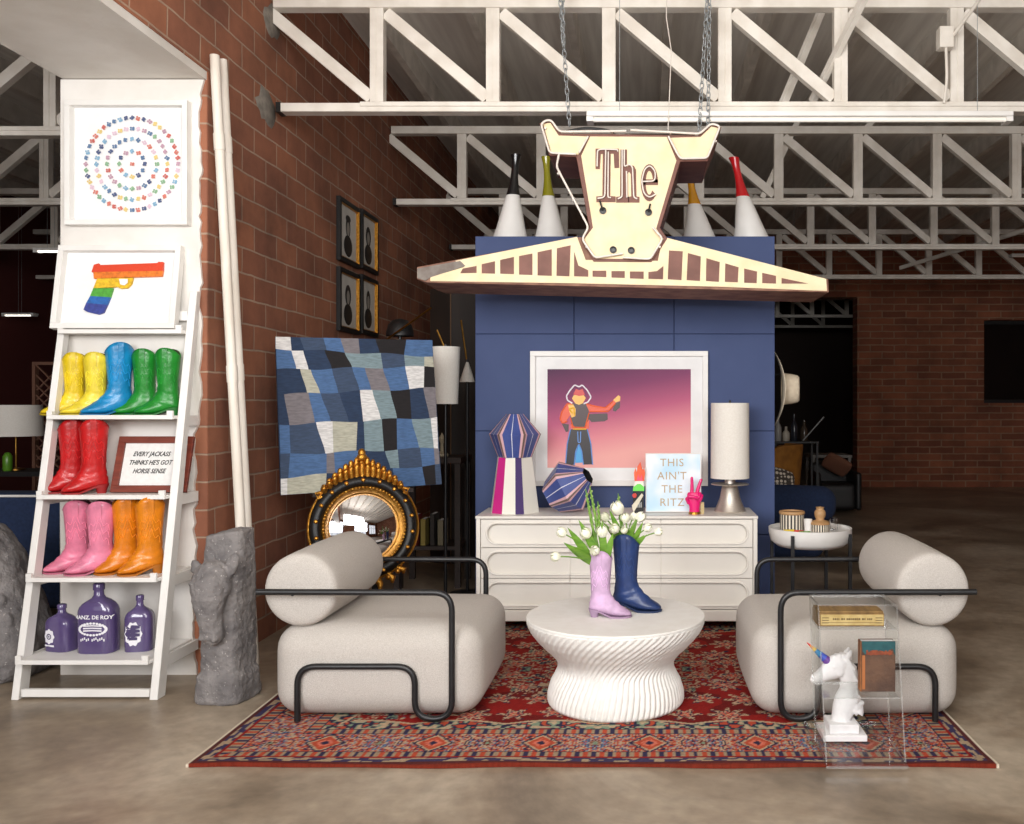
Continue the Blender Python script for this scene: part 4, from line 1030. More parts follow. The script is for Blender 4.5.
# ------------------------------------------------------------------ round convex mirror with gilt crest
def mirror():
    C = P(364, 527, 5.15); Rr = 54*5.15/F; roll = math.radians(1)
    t = thing('convex_mirror', 'round convex mirror with black ring, gilt balls and gilt crest behind the left chair', 'mirror', tuple(C-Vector((0, 0, .5))))
    Mx = Matrix.Translation(C) @ Matrix.Rotation(math.radians(24), 4, 'Z') @ Matrix.Rotation(math.radians(-10), 4, 'X') @ Matrix.Rotation(-roll, 4, 'Y') @ Matrix.Rotation(PI/2, 4, 'X')
    # local: +z towards the viewer, y up
    L = lambda b, pr, n=64: b.lathe(pr, (0, 0, 0), n, cap0=False, cap1=False)
    b = MB(); L(b, [(Rr*.975, -.03), (Rr*.99, .0), (Rr, .012), (Rr*.99, .022), (Rr*.97, .024), (Rr*.955, .018), (Rr*.955, -.02)]); b.xf(Mx).build('outer_rim', M['gold'], t, smooth=70)
    b = MB(); L(b, [(Rr*.96, .014), (Rr*.92, .034), (Rr*.84, .042), (Rr*.78, .034), (Rr*.735, .02), (Rr*.735, -.02), (Rr*.94, -.02)]); b.xf(Mx).build('black_ring', mat('ebonised_wood', (16, 14, 14), .4, spec=.3), t, smooth=70)
    b = MB(); L(b, [(Rr*.755, .018), (Rr*.75, .036), (Rr*.72, .044), (Rr*.69, .036), (Rr*.67, .024), (Rr*.64, .012), (Rr*.64, -.01), (Rr*.755, -.01)])
    for k in range(72):
        a = 2*PI*k/72; b.ball((Rr*.725*math.cos(a), Rr*.725*math.sin(a), .040), .0085, 6, 5)
    b.xf(Mx).build('inner_rim', M['gold'], t, smooth=70)
    b = MB(); pr = [(Rr*.66*math.sin(a), .045*math.cos(a*1.5)-.012) for a in [PI/2*k/14 for k in range(15)]]
    pr = [(Rr*.655*k/14, .045*(1-(k/14)**2)) for k in range(15)]; pr[0] = (.0005, .045)
    b.lathe(pr+[(Rr*.655, -.015)], (0, 0, 0), 64, cap1=True); b.xf(Mx).build('mirror_glass', M['mirror'], t, smooth=70)
    for k in range(18):
        a = 2*PI*(k+.5)/18; b = MB().ball((Rr*.86*math.cos(a), Rr*.86*math.sin(a), .046), .0125, 10, 8); b.xf(Mx).build('gilt_ball', M['gold'], t)
    # crest: fan of leaves rising to a finial
    b = MB()
    for row in range(2):
        for k in range(-7, 8):
            u = k/7; x0 = u*Rr*.66; hh = (.118-.085*abs(u)**1.1)*(1 if row == 0 else .62)
            ybase = math.sqrt(max(0, (Rr*1.0)**2-x0**2))-.02; dx = u*.02
            pts = [Vector((x0, ybase, .005+.012*row)), Vector((x0+dx*.5, ybase+hh*.55, .012+.014*row)), Vector((x0+dx*.3, ybase+hh*.92, .024+.014*row)), Vector((x0, ybase+hh, .03+.014*row))]
            b.tube(pts, [.016, .017, .014, .008], 8)
    b.ball((0, Rr+.115, .03), .022, 12, 8, (1, 1.2, 1)); b.ball((0, Rr+.088, .03), .028, 12, 8, (1.1, .9, 1))
    for s_ in (-1, 1):
        b.tube([Vector((s_*Rr*.70, Rr*.72, .01)), Vector((s_*Rr*.5, Rr*.9, .015)), Vector((s_*Rr*.2, Rr*1.05, .02)), Vector((0, Rr*1.09, .02))], [.008, .013, .013, .012], 8)
        b.tube([Vector((s_*Rr*.66, Rr*.70, .01)), Vector((s_*Rr*.82, Rr*.66, .02)), Vector((s_*Rr*.80, Rr*.55, .02)), Vector((s_*Rr*.72, Rr*.6, .02))], .010, 8)
    b.xf(Mx).build('gilt_crest', M['gold'], t, smooth=60)
    b = MB()
    for k in range(-3, 4):
        u = k/3; a = -PI/2+u*.62; p0 = Vector((Rr*.97*math.cos(a), Rr*.97*math.sin(a), .01)); p1 = p0+Vector((u*.03, -.085+.05*abs(u), .012))
        b.tube([p0, (p0+p1)/2+Vector((u*.02, 0, .012)), p1], [.016, .019, .008], 8)
        b.ball(p0+Vector((0, -.02, .015)), .017, 8, 6)
    b.xf(Mx).build('gilt_pendant', M['gold'], t, smooth=60)
    # stand under it
    t3 = thing('mirror_stand', 'dark stand carrying the round gilt mirror behind the left chair', 'stand', (C.x+.02, C.y+.06, 0))
    MB().box(C.x-.10, C.x+.16, 5.15, 5.33, 0, .04).build('foot', M['blackp'], t3); MB().box(C.x+.02, C.x+.06, 5.23, 5.27, .04, C.z+.1).build('post', M['blackp'], t3)
    MB().box(C.x+.0, C.x+.09, 5.10, 5.25, C.z-Rr-.16, C.z-Rr-.13).build('rest', M['blackp'], t3)
mirror()

# ------------------------------------------------------------------ hanging steer sign
def sign():
    Y = 5.20; D = .52
    t = thing('hanging_sign', 'hanging cream and brown steer head sign reading The above a striped crossbar', 'sign', tuple(P(622, 285, Y)))
    Z8 = lambda u, v: (520+u/4.655, 110+v/4.655)
    Z4 = lambda u, v: (400+u/2.327, 100+v/2.327)
    head = [Z8(*p) for p in [(90, 62), (125, 48), (158, 58), (192, 108), (828, 118), (885, 66), (938, 78), (874, 238), (746, 240), (652, 548), (686, 598), (612, 708), (342, 706), (282, 602), (322, 545), (262, 218), (136, 212)]]
    body = MB().prism([(P(a, b_, Y).x, P(a, b_, Y).z) for a, b_ in head], Y, Y+D)
    body.build('steer_head', M['signbrown'], t, bevel=.003)
    bar = [Z4(*p) for p in [(38, 388), (134, 370), (412, 318), (608, 318), (998, 416), (999, 447), (60, 424), (38, 416)]]
    MB().prism([(P(a, b_, Y).x, P(a, b_, Y).z) for a, b_ in bar], Y+.012, Y+D).build('crossbar', M['signrust'], t, bevel=.003)
    def face(pts, m, name, y, th=.004):
        return MB().prism([(P(a, b_, Y).x, P(a, b_, Y).z) for a, b_ in pts], y, y+th).build(name, m, t)
    # cream faces of head and horns, inset from the rim
    face([Z8(*p) for p in [(326, 124), (684, 126), (728, 236), (634, 552), (668, 600), (604, 694), (352, 692), (298, 602), (340, 548), (285, 214)]], M['cream'], 'face_panel', Y-.004)
    face([Z8(*p) for p in [(108, 66), (142, 60), (180, 120), (318, 124), (272, 208), (146, 204)]], M['cream'], 'horn_panel', Y-.004)
    face([Z8(*p) for p in [(700, 130), (840, 126), (890, 78), (926, 86), (868, 226), (744, 228)]], M['cream'], 'horn_panel', Y-.004)
    # crossbar cream face
    cp = face([Z4(*p) for p in [(70, 412), (150, 388), (128, 374), (412, 318), (432, 372), (600, 374), (612, 318), (992, 416), (994, 444), (740, 434), (400, 426), (70, 421)]], M['cream'], 'crossbar_panel', Y+.004, .008)
    # brown windows of the striped band (zoom of region 4)
    wins = [[(146, 392), (178, 386), (178, 402), (140, 403)], [(190, 382), (221, 375), (221, 404), (190, 403)], [(233, 372), (265, 365), (265, 405), (233, 404)], [(277, 363), (308, 357), (308, 407), (277, 406)],
            [(320, 354), (353, 347), (353, 409), (320, 408)], [(365, 345), (397, 338), (394, 410), (364, 409)], [(405, 352), (415, 385), (438, 396), (438, 411), (405, 410)],
            [(448, 397), (480, 397), (480, 412), (448, 411)], [(492, 398), (523, 398), (523, 414), (492, 413)], [(535, 399), (567, 399), (567, 416), (535, 415)], [(578, 400), (598, 398), (613, 386), (612, 417), (578, 416)],
            [(626, 350), (658, 352), (655, 419), (623, 417)], [(670, 356), (700, 364), (698, 421), (667, 419)], [(713, 368), (744, 377), (742, 423), (712, 421)], [(757, 380), (788, 389), (786, 424), (756, 423)],
            [(801, 392), (831, 399), (830, 426), (801, 425)], [(843, 402), (875, 409), (875, 427), (843, 426)], [(888, 414), (950, 427), (888, 427)]]
    for wq in wins: 
        MB().prism([(P(*Z4(*p), Y).x, P(*Z4(*p), Y).z) for p in wq], Y+.001, Y+.006).build('brown_panel', M['signbrown'], t)
    face([Z4(*p) for p in [(40, 392), (140, 374), (152, 386), (72, 412), (58, 420), (40, 414)]], mat('bare_metal_patch', (128, 120, 112), .6, c2=(104, 92, 84), scale=14), 'bare_patch', Y+.002, .01)
    # neon outline
    def tube(pts, off=.03, r=.0065, nm='neon_tube', zz=Z8, closed=False):
        q = [Vector((P(*zz(*p), Y).x, Y-off, P(*zz(*p), Y).z)) for p in pts]
        q = rounded(q, .02, 3, closed)
        return MB().tube(q, r, 8, closed).build(nm, M['neon'], t, smooth=60)
    tube([(495, 105), (186, 108), (148, 56), (125, 55), (100, 72), (140, 206), (262, 212)])
    tube([(515, 100), (835, 118), (888, 70), (930, 82), (870, 230), (748, 232), (735, 215), (690, 130)])
    tube([(185, 205), (172, 270), (320, 550), (290, 605), (350, 692), (478, 672)])
    tube([(480, 690), (606, 698), (664, 602), (618, 552)])
    tube([(318, 130), (276, 206)], r=.006)
    # standoffs
    for u, v in ((250, 108), (430, 106), (700, 112), (120, 90), (910, 150), (310, 640), (650, 640), (180, 300), (250, 425)):
        p = P(*Z8(u, v), Y); MB().tube([(p.x, Y-.026, p.z), (p.x, Y+.002, p.z)], .006, 8).build('standoff', M['neon'], t)
    # sockets
    for u, v in ((386, 470), (598, 478), (434, 652), (518, 655)):
        p = P(*Z8(u, v), Y); b = MB().lathe([(.020, 0), (.020, .012), (.012, .014), (.012, .002), (.001, .002)], (0, 0, 0), 20)
        b.xf(Matrix.Translation((p.x, Y-.004, p.z)) @ Matrix.Rotation(PI/2, 4, 'X')).build('tube_socket', M['black'], t)
    for a, c in (((386, 470), (372, 425)), ((598, 478), (606, 440))):
        q = [P(*Z8(*a), Y), P(*Z8(*c), Y)]; MB().tube([(p.x, Y-.02, p.z) for p in q], .005, 8).build('lead_wire', M['black'], t)
    # letters: brown backing, then double tubes
    T = [[(352, 182), (460, 182), (462, 270), (440, 272), (436, 205), (422, 205), (420, 402), (445, 404), (445, 430), (356, 430), (356, 404), (384, 402), (386, 205), (376, 207), (372, 276), (352, 276)]]
    Hh = [[(468, 186), (498, 186), (498, 268), (512, 258), (530, 262), (540, 280), (542, 404), (556, 406), (556, 432), (504, 432), (504, 406), (518, 404), (516, 300), (508, 288), (498, 300), (496, 404), (508, 406), (508, 432), (448, 432), (448, 406), (466, 404)]]
    def letter(polys, name):
        b = MB()
        for q in polys: b.prism([(P(*Z8(*p), Y).x, P(*Z8(*p), Y).z) for p in q], Y-.010, Y-.003)
        return b.build(name, M['signbrown'], t)
    letter(T, 'letter_t'); letter(Hh, 'letter_h')
    outer = [(602+40*math.cos(a), 340+86*math.sin(a)) for a in [PI*2*k/36 for k in range(36)]]
    # e: ring with crossbar and an opening at lower right
    b = MB()
    def seg(a0, a1, n=20):
        for k in range(n):
            q0 = a0+(a1-a0)*k/n; q1 = a0+(a1-a0)*(k+1)/n
            pts = [(602+rx*math.cos(q), 340+ry*math.sin(q)) for rx, ry, q in ((40, 86, q0), (40, 86, q1), (17, 56, q1), (17, 56, q0))]
            b.prism([(P(*Z8(*p), Y).x, P(*Z8(*p), Y).z) for p in pts], Y-.010, Y-.003)
    seg(math.radians(40), math.radians(360))
    b.prism([(P(*Z8(*p), Y).x, P(*Z8(*p), Y).z) for p in [(575, 325), (642, 325), (642, 350), (575, 350)]], Y-.010, Y-.003)
    b.build('letter_e', M['signbrown'], t)
    for pts in ([(360, 268), (362, 192), (382, 188), (455, 190), (455, 200)], [(400, 192), (396, 412), (362, 416)], [(412, 200), (410, 412), (424, 412)],
                [(476, 190), (476, 410), (456, 418)], [(486, 190), (486, 272), (508, 256), (524, 270), (530, 412), (546, 418)], [(496, 290), (498, 412)],
                [(572, 338), (628, 336), (630, 290), (604, 262), (580, 280), (566, 335), (576, 392), (602, 414), (632, 396)]):
        tube(pts, .026, .0045, 'letter_tube')
    # black cable lying on top
    q = [P(*Z8(*p), Y+.1) for p in [(215, 100), (300, 82), (400, 92), (440, 104)]]
    MB().tube(rounded(q, .1), .008, 8).build('cable', M['black'], t)
sign()

def chain(x0, z0, x1, z1, Y, label, s=1.0):
    a = Vector((x0, Y, z0)); c = Vector((x1, Y, z1)); L = (c-a).length; st = .038*s; n = int(L/st); d = (c-a).normalized(); b = MB()
    for k in range(n):
        o = a+d*st*(k+.5); side = Vector((1, 0, 0)) if k % 2 else Vector((0, 1, 0))
        side = (Matrix.Rotation(.5, 3, 'Z') @ side)
        pts = []
        for i in range(10):
            q = 2*PI*i/10; pts.append(o+side*.0125*s*math.cos(q)+d*(.027*s)*math.sin(q))
        b.tube(pts, .0032*s, 6, closed=True)
    return top(b.build('chain', M['steel'], smooth=180), label, 'chain', 'chains holding the steer sign')
def cpt(px, py, Y): p = P(px, py, Y); return p.x, p.z
YC = 5.46
zt = CZ-.02
for (px, py, ptx, l) in ((569.5, 124, 560.5, 'steel chain at the left of the steer sign, reaching down to the sign'), (699, 131, 707, 'left one of two steel chains at the right of the steer sign'), (708, 128, 709.5, 'right one of two steel chains at the right of the steer sign')):
    x0, z0 = cpt(px, py, YC); x1, _ = cpt(ptx, 0, YC); z1 = EYE+405*YC/F
    e = (zt-z0)/(z1-z0); chain(x0, z0-.01, x0+(x1-x0)*e, zt, YC, l)
x0, z0 = cpt(566.5, 46, YC-.03); chain(x0-.02, z0, x0-.02-.01, zt, YC-.03, 'short doubled loop of steel chain beside the left chain')
x0, z0 = cpt(668, 128, YC); top(MB().tube([(x0, YC, z0-.02), (x0+.02, YC, 3.6), (x0-.01, YC, 3.8), (x0, YC, zt)], .003, 6).build('wire', M['neon']), 'thin pale wire running up from the middle of the steer sign', 'wire')
# ------------------------------------------------------------------ boots and tulips on the coffee table
LAV = (214, 178, 214); NVY = (36, 60, 112)
boot('boot_vase', 'lavender cowboy boot vase holding tulips on the white coffee table', LAV, (-.214, 4.33, TZ), -.10, .305, rough=.6, cat='vase', group=None)
boot('boot_vase', 'navy blue cowboy boot vase holding tulips on the white coffee table', NVY, (-.094, 4.46, TZ), -.18, .362, rough=.4, cat='vase')
def leafmesh(b, a, c, w, sag, tw=0):
    a = Vector(a); c = Vector(c); d = c-a; side = d.cross(Vector((0, 1, 0))).normalized()
    side = Matrix.Rotation(tw, 3, d.normalized()) @ side
    n = side.cross(d.normalized()).normalized(); vs = []; K = 9
    for k in range(K+1):
        u = k/K; p = a+d*u+Vector((0, 0, -sag*u*u)); ww = w*(math.sin(PI*min(1, u*.9+.12))**.8)*(1 if k < K else .05)
        for q in (-1, 0, 1): vs.append(p+side*ww*q/2+n*(.18*ww*(abs(q))-.0))
    b.add(vs, [(3*k+q, 3*k+q+1, 3*k+q+4, 3*k+q+3) for k in range(K) for q in (0, 1)])
def tulip(base, tip, label, group, bloom=.021, leaf=None, tilt=None):
    base = Vector(base); tip = Vector(tip); t = thing('tulip', label, 'tulip', tuple(base), group)
    mid = (base+tip)/2+Vector((-(tip.x-base.x)*.18, 0, .025)); pts = [base*(1-u)**2+mid*2*u*(1-u)+tip*u*u for u in [k/6 for k in range(7)]]
    MB().tube(pts, .0032, 8).build('stem', M['green'], t)
    d = (tip-mid).normalized(); q = d.to_track_quat('Z', 'Y').to_matrix().to_4x4()
    b = MB()
    for k in range(6):
        a0 = 2*PI*k/6; s_ = .9 if k % 2 else 1; vs = []
        for j in range(7):
            u = j/6; rr = bloom*s_*(.25+.95*math.sin(PI*min(1, u*.72+.12)))*(1 if u < .95 else .75); z = bloom*2.3*u
            wd = .62*math.sin(PI*min(1, u*.85+.15))**.6+.03
            for w_ in (-1, 0, 1): vs.append(Vector((rr*math.cos(a0+wd*w_), rr*math.sin(a0+wd*w_), z-abs(w_)*.002)))
        b.add(vs, [(3*j+c, 3*j+c+1, 3*j+c+4, 3*j+c+3) for j in range(6) for c in (0, 1)])
    b.xf(Matrix.Translation(tip) @ q); b.build('bloom', M['petal'], t, smooth=180)
    if leaf:
        b = MB()
        for l in leaf: leafmesh(b, base+Vector((0, 0, .0)), l[0], l[1], l[2], l[3] if len(l) > 3 else 0)
        b.build('leaf', M['green'], t, smooth=180)
Zt = lambda u, v: (550+u/6.34, 495+v/6.34)
Yl, Yb = 4.33, 4.46
lb = Vector((-.214, Yl, TZ+.24)); bb = Vector((-.094, Yb, TZ+.29))
def zp(u, v, Y): return P(*Zt(u, v), Y)
L1 = 'white tulip standing in the lavender boot vase'; L2 = 'white tulip standing in the navy boot vase'
for k, (u, v, dy, sz, lf) in enumerate([(100, 235, -.05, .019, [(110, 205, .034, .0), (85, 300, .032, .0)]), (62, 375, -.09, .018, [(130, 320, .03, .01)]), (250, 250, -.02, .021, [(180, 155, .036, .0)]), (300, 345, -.055, .019, [(150, 300, .03, .02)]),
                                        (335, 250, -.01, .022, [(330, 160, .032, 0), (400, 240, .03, 0)]), (288, 170, .03, .018, [(270, 190, .03, 0)]), (258, 300, .02, .02, None)]):
    tulip(lb+Vector((R.uniform(-.02, .02), R.uniform(-.015, .015), 0)), zp(u, v+15, Yl+dy), L1, 'tulips in the lavender boot', sz*1.12, [(zp(a, c, Yl+dy*1.2-.01), w_*1.15, sg) for a, c, w_, sg in lf] if lf else None)
for k, (u, v, dy, sz, lf) in enumerate([(440, 105, -.03, .026, [(375, 90, .03, 0), (380, 200, .024, 0)]), (482, 160, -.02, .019, [(520, 190, .03, 0)]), (425, 215, -.07, .020, [(330, 165, .022, 0)]), (366, 150, .0, .019, [(400, 130, .026, 0)]),
                                        (600, 208, -.03, .017, [(590, 170, .026, .0), (615, 250, .022, .0)]), (665, 228, -.02, .016, [(600, 240, .022, .01)]), (555, 150, .03, .020, [(560, 130, .028, 0)]), (520, 145, .04, .016, None), (478, 225, -.05, .014, [(500, 240, .024, 0)])]):
    tulip(bb+Vector((R.uniform(-.02, .02), R.uniform(-.015, .015), 0)), zp(u, v+12, Yb+dy), L2, 'tulips in the navy boot', sz*1.12, [(zp(a, c, Yb+dy*1.2), w_*1.1, sg) for a, c, w_, sg in lf] if lf else None)
for (u, v, b0, Y0, l) in ((225, -40, lb, Yl, 'tall thin green spike leftmost above the lavender boot'), (252, -60, lb, Yl, 'tallest thin green spike above the lavender boot'), (303, 40, lb, Yl, 'short thin green spike at the right above the lavender boot'), (432, -10, bb, Yb, 'thin green spike rising above the navy boot')):
    a = b0+Vector((R.uniform(-.02, .02), 0, 0)); c = zp(u, v, Y0+.01)
    t = thing('flower_spike', l, 'flower spike', tuple(a), None)
    MB().tube([a, a.lerp(c, .4), a.lerp(c, .55), a.lerp(c, .8), c], [.003, .0035, .007, .006, .002], 8).build('stem', M['green'], t)
    b = MB()
    for k in range(22):
        p = a.lerp(c, .5+.45*k/22); q = k*2.4; b.ball(p+Vector((.006*math.cos(q), .006*math.sin(q), 0)), .0035, 6, 5, (1, 1, 1.8))
    b.build('buds', mat('spike_buds', (150, 172, 104), .6, c2=(120, 148, 80), scale=30), t)

TL = ['white tulip at the upper left of the lavender boot bunch', 'white tulip drooping lowest and farthest left from the lavender boot', 'white tulip upright in the middle of the lavender boot bunch', 'white tulip nodding over the rim of the lavender boot', 'tall white tulip at the right of the lavender boot bunch', 'small white tulip at the back of the lavender boot bunch', 'half hidden white tulip just above the lavender boot rim',
 'largest and topmost white tulip above the navy boot', 'white tulip just right of the topmost bloom over the navy boot', 'white tulip low at the left of the navy boot bunch', 'white tulip high at the left of the navy boot bunch', 'white tulip on the right side of the navy boot bunch', 'white tulip reaching farthest right from the navy boot', 'white tulip at the upper right of the navy boot bunch', 'small white tulip at the back right of the navy boot bunch', 'tiny white bud just above the navy boot rim']
for o, l in zip([o for o in COL.objects if o.get('category') == 'tulip'], TL): o['label'] = l

# ------------------------------------------------------------------ things on the credenza
def striped_base():
    Y = 5.93; x0, x1 = P(490.8, 0, Y).x, P(539, 0, Y).x; c = (x0+x1)/2; r = (x1-x0)/2; H = P(0, 457, Y).z-KZ; k = .71
    t = thing('striped_pedestal', 'tapered white pedestal vase with magenta and purple stripes, left on the credenza', 'vase', (c, Y, KZ))
    us = [-1, -.88, -.42, .14, .48, 1]; tp = [-1, -.84, -.42, .1, .5, 1]
    ms = ['W', 'M', 'W', 'U', 'W']; ml = [mat('glaze_ivory', (232, 228, 216), .6), mat('glaze_magenta', (206, 40, 134), .6), mat('glaze_purple', (62, 38, 98), .7)]
    b = MB(); pts = [(u, -math.sqrt(max(0, 1-u*u))*.8-.04) for u in us]; back = [(u, math.sqrt(max(0, 1-u*u))*.8+.04) for u in us[::-1]]
    ring = pts+back; col = ms+['W']+['W', 'U', 'W', 'M', 'W']+['W']
    n = len(ring)
    lo = [Vector((c+r*u, Y+r*v, KZ)) for u, v in ring]; hi = [Vector((c+r*k*u, Y+r*k*v, KZ+H)) for u, v in ring]
    for i in range(n):
        b.mi = {'W': 0, 'M': 1, 'U': 2}[col[i]]; j = (i+1) % n
        b.add([lo[i], lo[j], hi[j], hi[i]], [(0, 1, 2, 3)])
    b.mi = 0; b.add(hi, [list(range(n))]); b.add(lo, [list(range(n))])
    b.build('body', ml, t, smooth=10)
    return c, Y, KZ+H
pc = striped_base()
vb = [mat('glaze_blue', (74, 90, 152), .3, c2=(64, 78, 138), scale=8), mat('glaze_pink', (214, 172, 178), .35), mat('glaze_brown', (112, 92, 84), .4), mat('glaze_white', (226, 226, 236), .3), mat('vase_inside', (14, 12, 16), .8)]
def facet_vase(name, label, Mx, loc, s=1.0, group=None):
    t = thing(name, label, 'vase', loc, group)
    b = MB(); n = 6; prof = [(.112, 0), (.172, .148), (.056, .278)]
    T = [(0, .05, 2), (.05, .15, 1), (.15, .485, 0), (.485, .515, 3), (.515, .85, 0), (.85, .95, 1), (.95, 1, 2)]
    def pt(r, z, i, u):
        a0, a1 = 2*PI*(i-.5)/n-PI/2, 2*PI*(i+.5)/n-PI/2
        p = Vector((math.cos(a0), math.sin(a0), 0)).lerp(Vector((math.cos(a1), math.sin(a1), 0)), u)*r*s; p.z = z*s; return p
    for (r0, z0), (r1, z1) in zip(prof, prof[1:]):
        for i in range(n):
            for u0, u1, m in T:
                b.mi = m; b.add([Mx @ pt(r0, z0, i, u0), Mx @ pt(r0, z0, i, u1), Mx @ pt(r1, z1, i, u1), Mx @ pt(r1, z1, i, u0)], [(0, 1, 2, 3)])
    b.mi = 0; b.add([Mx @ pt(.112, 0, i, 0) for i in range(n)], [list(range(n))])
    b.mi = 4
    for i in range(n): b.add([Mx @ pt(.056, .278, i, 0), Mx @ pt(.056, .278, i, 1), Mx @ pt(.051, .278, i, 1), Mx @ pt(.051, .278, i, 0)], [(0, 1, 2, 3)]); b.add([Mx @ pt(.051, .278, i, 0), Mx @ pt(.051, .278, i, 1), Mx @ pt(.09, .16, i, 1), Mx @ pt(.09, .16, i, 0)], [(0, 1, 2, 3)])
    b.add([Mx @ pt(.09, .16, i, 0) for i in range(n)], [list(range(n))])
    b.build('body', vb, t, smooth=10, weld=True)
facet_vase('faceted_vase', 'blue faceted vase standing on top of the striped pedestal', Matrix.Translation(pc) @ Matrix.Diagonal((1, 1, 1.02, 1)), pc, 1.0)
Mx0 = Matrix.Rotation(math.radians(-20), 4, 'Z') @ Matrix.Rotation(math.radians(60), 4, 'Y') @ Matrix.Rotation(math.radians(60), 4, 'Z')
lowest = min((Mx0 @ Vector((r*math.cos(2*PI*i/6), r*math.sin(2*PI*i/6), z))).z for r, z in ((.112, 0), (.172, .148), (.056, .278)) for i in range(6))*1.04
lx = P(553, 0, 5.93).x
facet_vase('faceted_vase', 'blue faceted vase lying on its side in front of the cowboy picture', Matrix.Translation((lx, 5.92, KZ-lowest+.001)) @ Mx0, (lx, 5.92, KZ), 1.04)

# picture of the neon cowboy
def cowboy_picture():
    Y = 6.205; a, c = P(530, 486, Y), P(708, 351, Y)
    t, f = framed('framed_picture', 'large white framed photograph of a neon cowboy on a pink and purple ground', 'framed picture', (a.x, CY0-.004, a.z), (1, 0, 0), (0, 0, 1), c.x-a.x, c.z-a.z, .035, .04, M['white'], M['paper'], .012)
    pa, pc_ = P(547, 468, Y), P(691, 369, Y)
    m = bpy.data.materials.new('sunset_print'); m.use_nodes = True; N = m.node_tree.nodes; Lk = m.node_tree.links; bs = N['Principled BSDF']; bs.inputs['Roughness'].default_value = .7; bs.inputs['Specular IOR Level'].default_value = .25
    tc = N.new('ShaderNodeTexCoord'); sp = N.new('ShaderNodeSeparateXYZ'); Lk.new(tc.outputs['Generated'], sp.inputs[0])
    ad = N.new('ShaderNodeMath'); ad.operation = 'MULTIPLY_ADD'; ad.inputs[1].default_value = -.28; Lk.new(sp.outputs['X'], ad.inputs[0]); Lk.new(sp.outputs['Z'], ad.inputs[2])
    rp = N.new('ShaderNodeValToRGB'); e = rp.color_ramp.elements; e[0].position = -.0; e[0].color = rgb(236, 172, 166); e[1].position = .98; e[1].color = rgb(94, 62, 88)
    for p_, cc in ((.22, (222, 140, 150)), (.42, (188, 100, 130)), (.68, (136, 74, 108))): x = e.new(p_); x.color = rgb(*cc)
    Lk.new(ad.outputs[0], rp.inputs[0]); Lk.new(rp.outputs[0], bs.inputs['Base Color'])
    yb = CY0-.004-.012
    pr = MB().box(pa.x, pc_.x, yb-.002, yb, pa.z, pc_.z).build('print', m, t)
    Zc = lambda u, v: (545+u/6.827, 365+v/6.827)
    ls = {}
    def shp(nm, col, polys, lay):
        b = MB()
        for q in polys: b.prism([(P(*Zc(*p), Y).x, P(*Zc(*p), Y).z) for p in q], yb-.003-.0006*lay, yb-.0019)
        b.build(nm, mat('print_'+nm, col, .4), pr)
    def line(nm, col, lines, r, lay, closed=False):
        b = MB()
        for q in lines:
            pts = rounded([Vector((P(*Zc(*p), Y).x, yb-.003-.0006*lay, P(*Zc(*p), Y).z)) for p in q], .01, 3, closed)
            b.tube(pts, r, 6, closed)
        b.build(nm, mat('print_'+nm, col, .4), pr)
    shp('jeans', (34, 26, 30), [[(170, 440), (290, 440), (312, 540), (322, 680), (258, 682), (248, 590), (230, 540), (210, 590), (198, 684), (140, 682), (152, 540)]], 1)
    shp('shirt', (66, 44, 46), [[(165, 262), (290, 262), (300, 340), (296, 430), (178, 430), (172, 340)], [(300, 335), (425, 330), (428, 372), (405, 385), (315, 390), (298, 370)], [(470, 262), (512, 250), (510, 290), (480, 318), (462, 312)], [(112, 400), (160, 405), (158, 455), (140, 458)]], 1)
    shp('sleeve', (226, 84, 44), [[(150, 265), (185, 270), (180, 330), (140, 385), (110, 398), (100, 365), (125, 300)], [(275, 262), (330, 275), (420, 290), (465, 240), (488, 252), (440, 305), (405, 315), (300, 315)], [(172, 400), (200, 420), (200, 434), (176, 432)], [(268, 420), (300, 370), (298, 434), (270, 434)]], 2)
    shp('face', (240, 186, 88), [[(195, 205), (262, 205), (278, 225), (255, 262), (230, 272), (205, 262), (182, 228)], [(465, 238), (500, 206), (514, 215), (512, 244), (482, 256)], [(155, 270), (190, 268), (208, 300), (205, 350), (180, 360), (165, 320)]], 3)
    shp('hat', (206, 52, 44), [[(190, 200), (210, 162), (232, 172), (255, 162), (272, 204), (232, 212)]], 4)
    shp('inner_leg', (70, 160, 216), [[(230, 545), (250, 600), (256, 668), (205, 670), (210, 600)]], 2)
    line('white_neon', (246, 240, 246), [[(145, 210), (165, 178), (200, 135), (232, 150), (252, 135), (288, 172), (314, 220), (290, 255), (262, 264)], [(145, 210), (150, 240), (185, 262)]], .0055, 5)
    line('blue_neon', (112, 156, 220), [[(172, 440), (150, 540), (138, 684)], [(288, 440), (312, 540), (324, 682)], [(222, 455), (224, 530), (240, 530), (242, 455)], [(198, 684), (208, 590), (230, 540), (250, 590), (260, 682)]], .0042, 5)
    line('orange_neon', (240, 108, 60), [[(185, 268), (150, 262), (112, 320), (100, 370), (118, 400), (150, 385)], [(280, 264), (340, 282), (410, 292), (462, 248)], [(302, 318), (430, 318), (480, 262)], [(300, 325), (272, 428), (190, 425), (172, 360)]], .0042, 5)
    line('belt_neon', (240, 190, 60), [[(190, 438), (280, 438)], [(188, 330), (160, 300), (196, 290), (200, 345)]], .005, 6)
cowboy_picture()

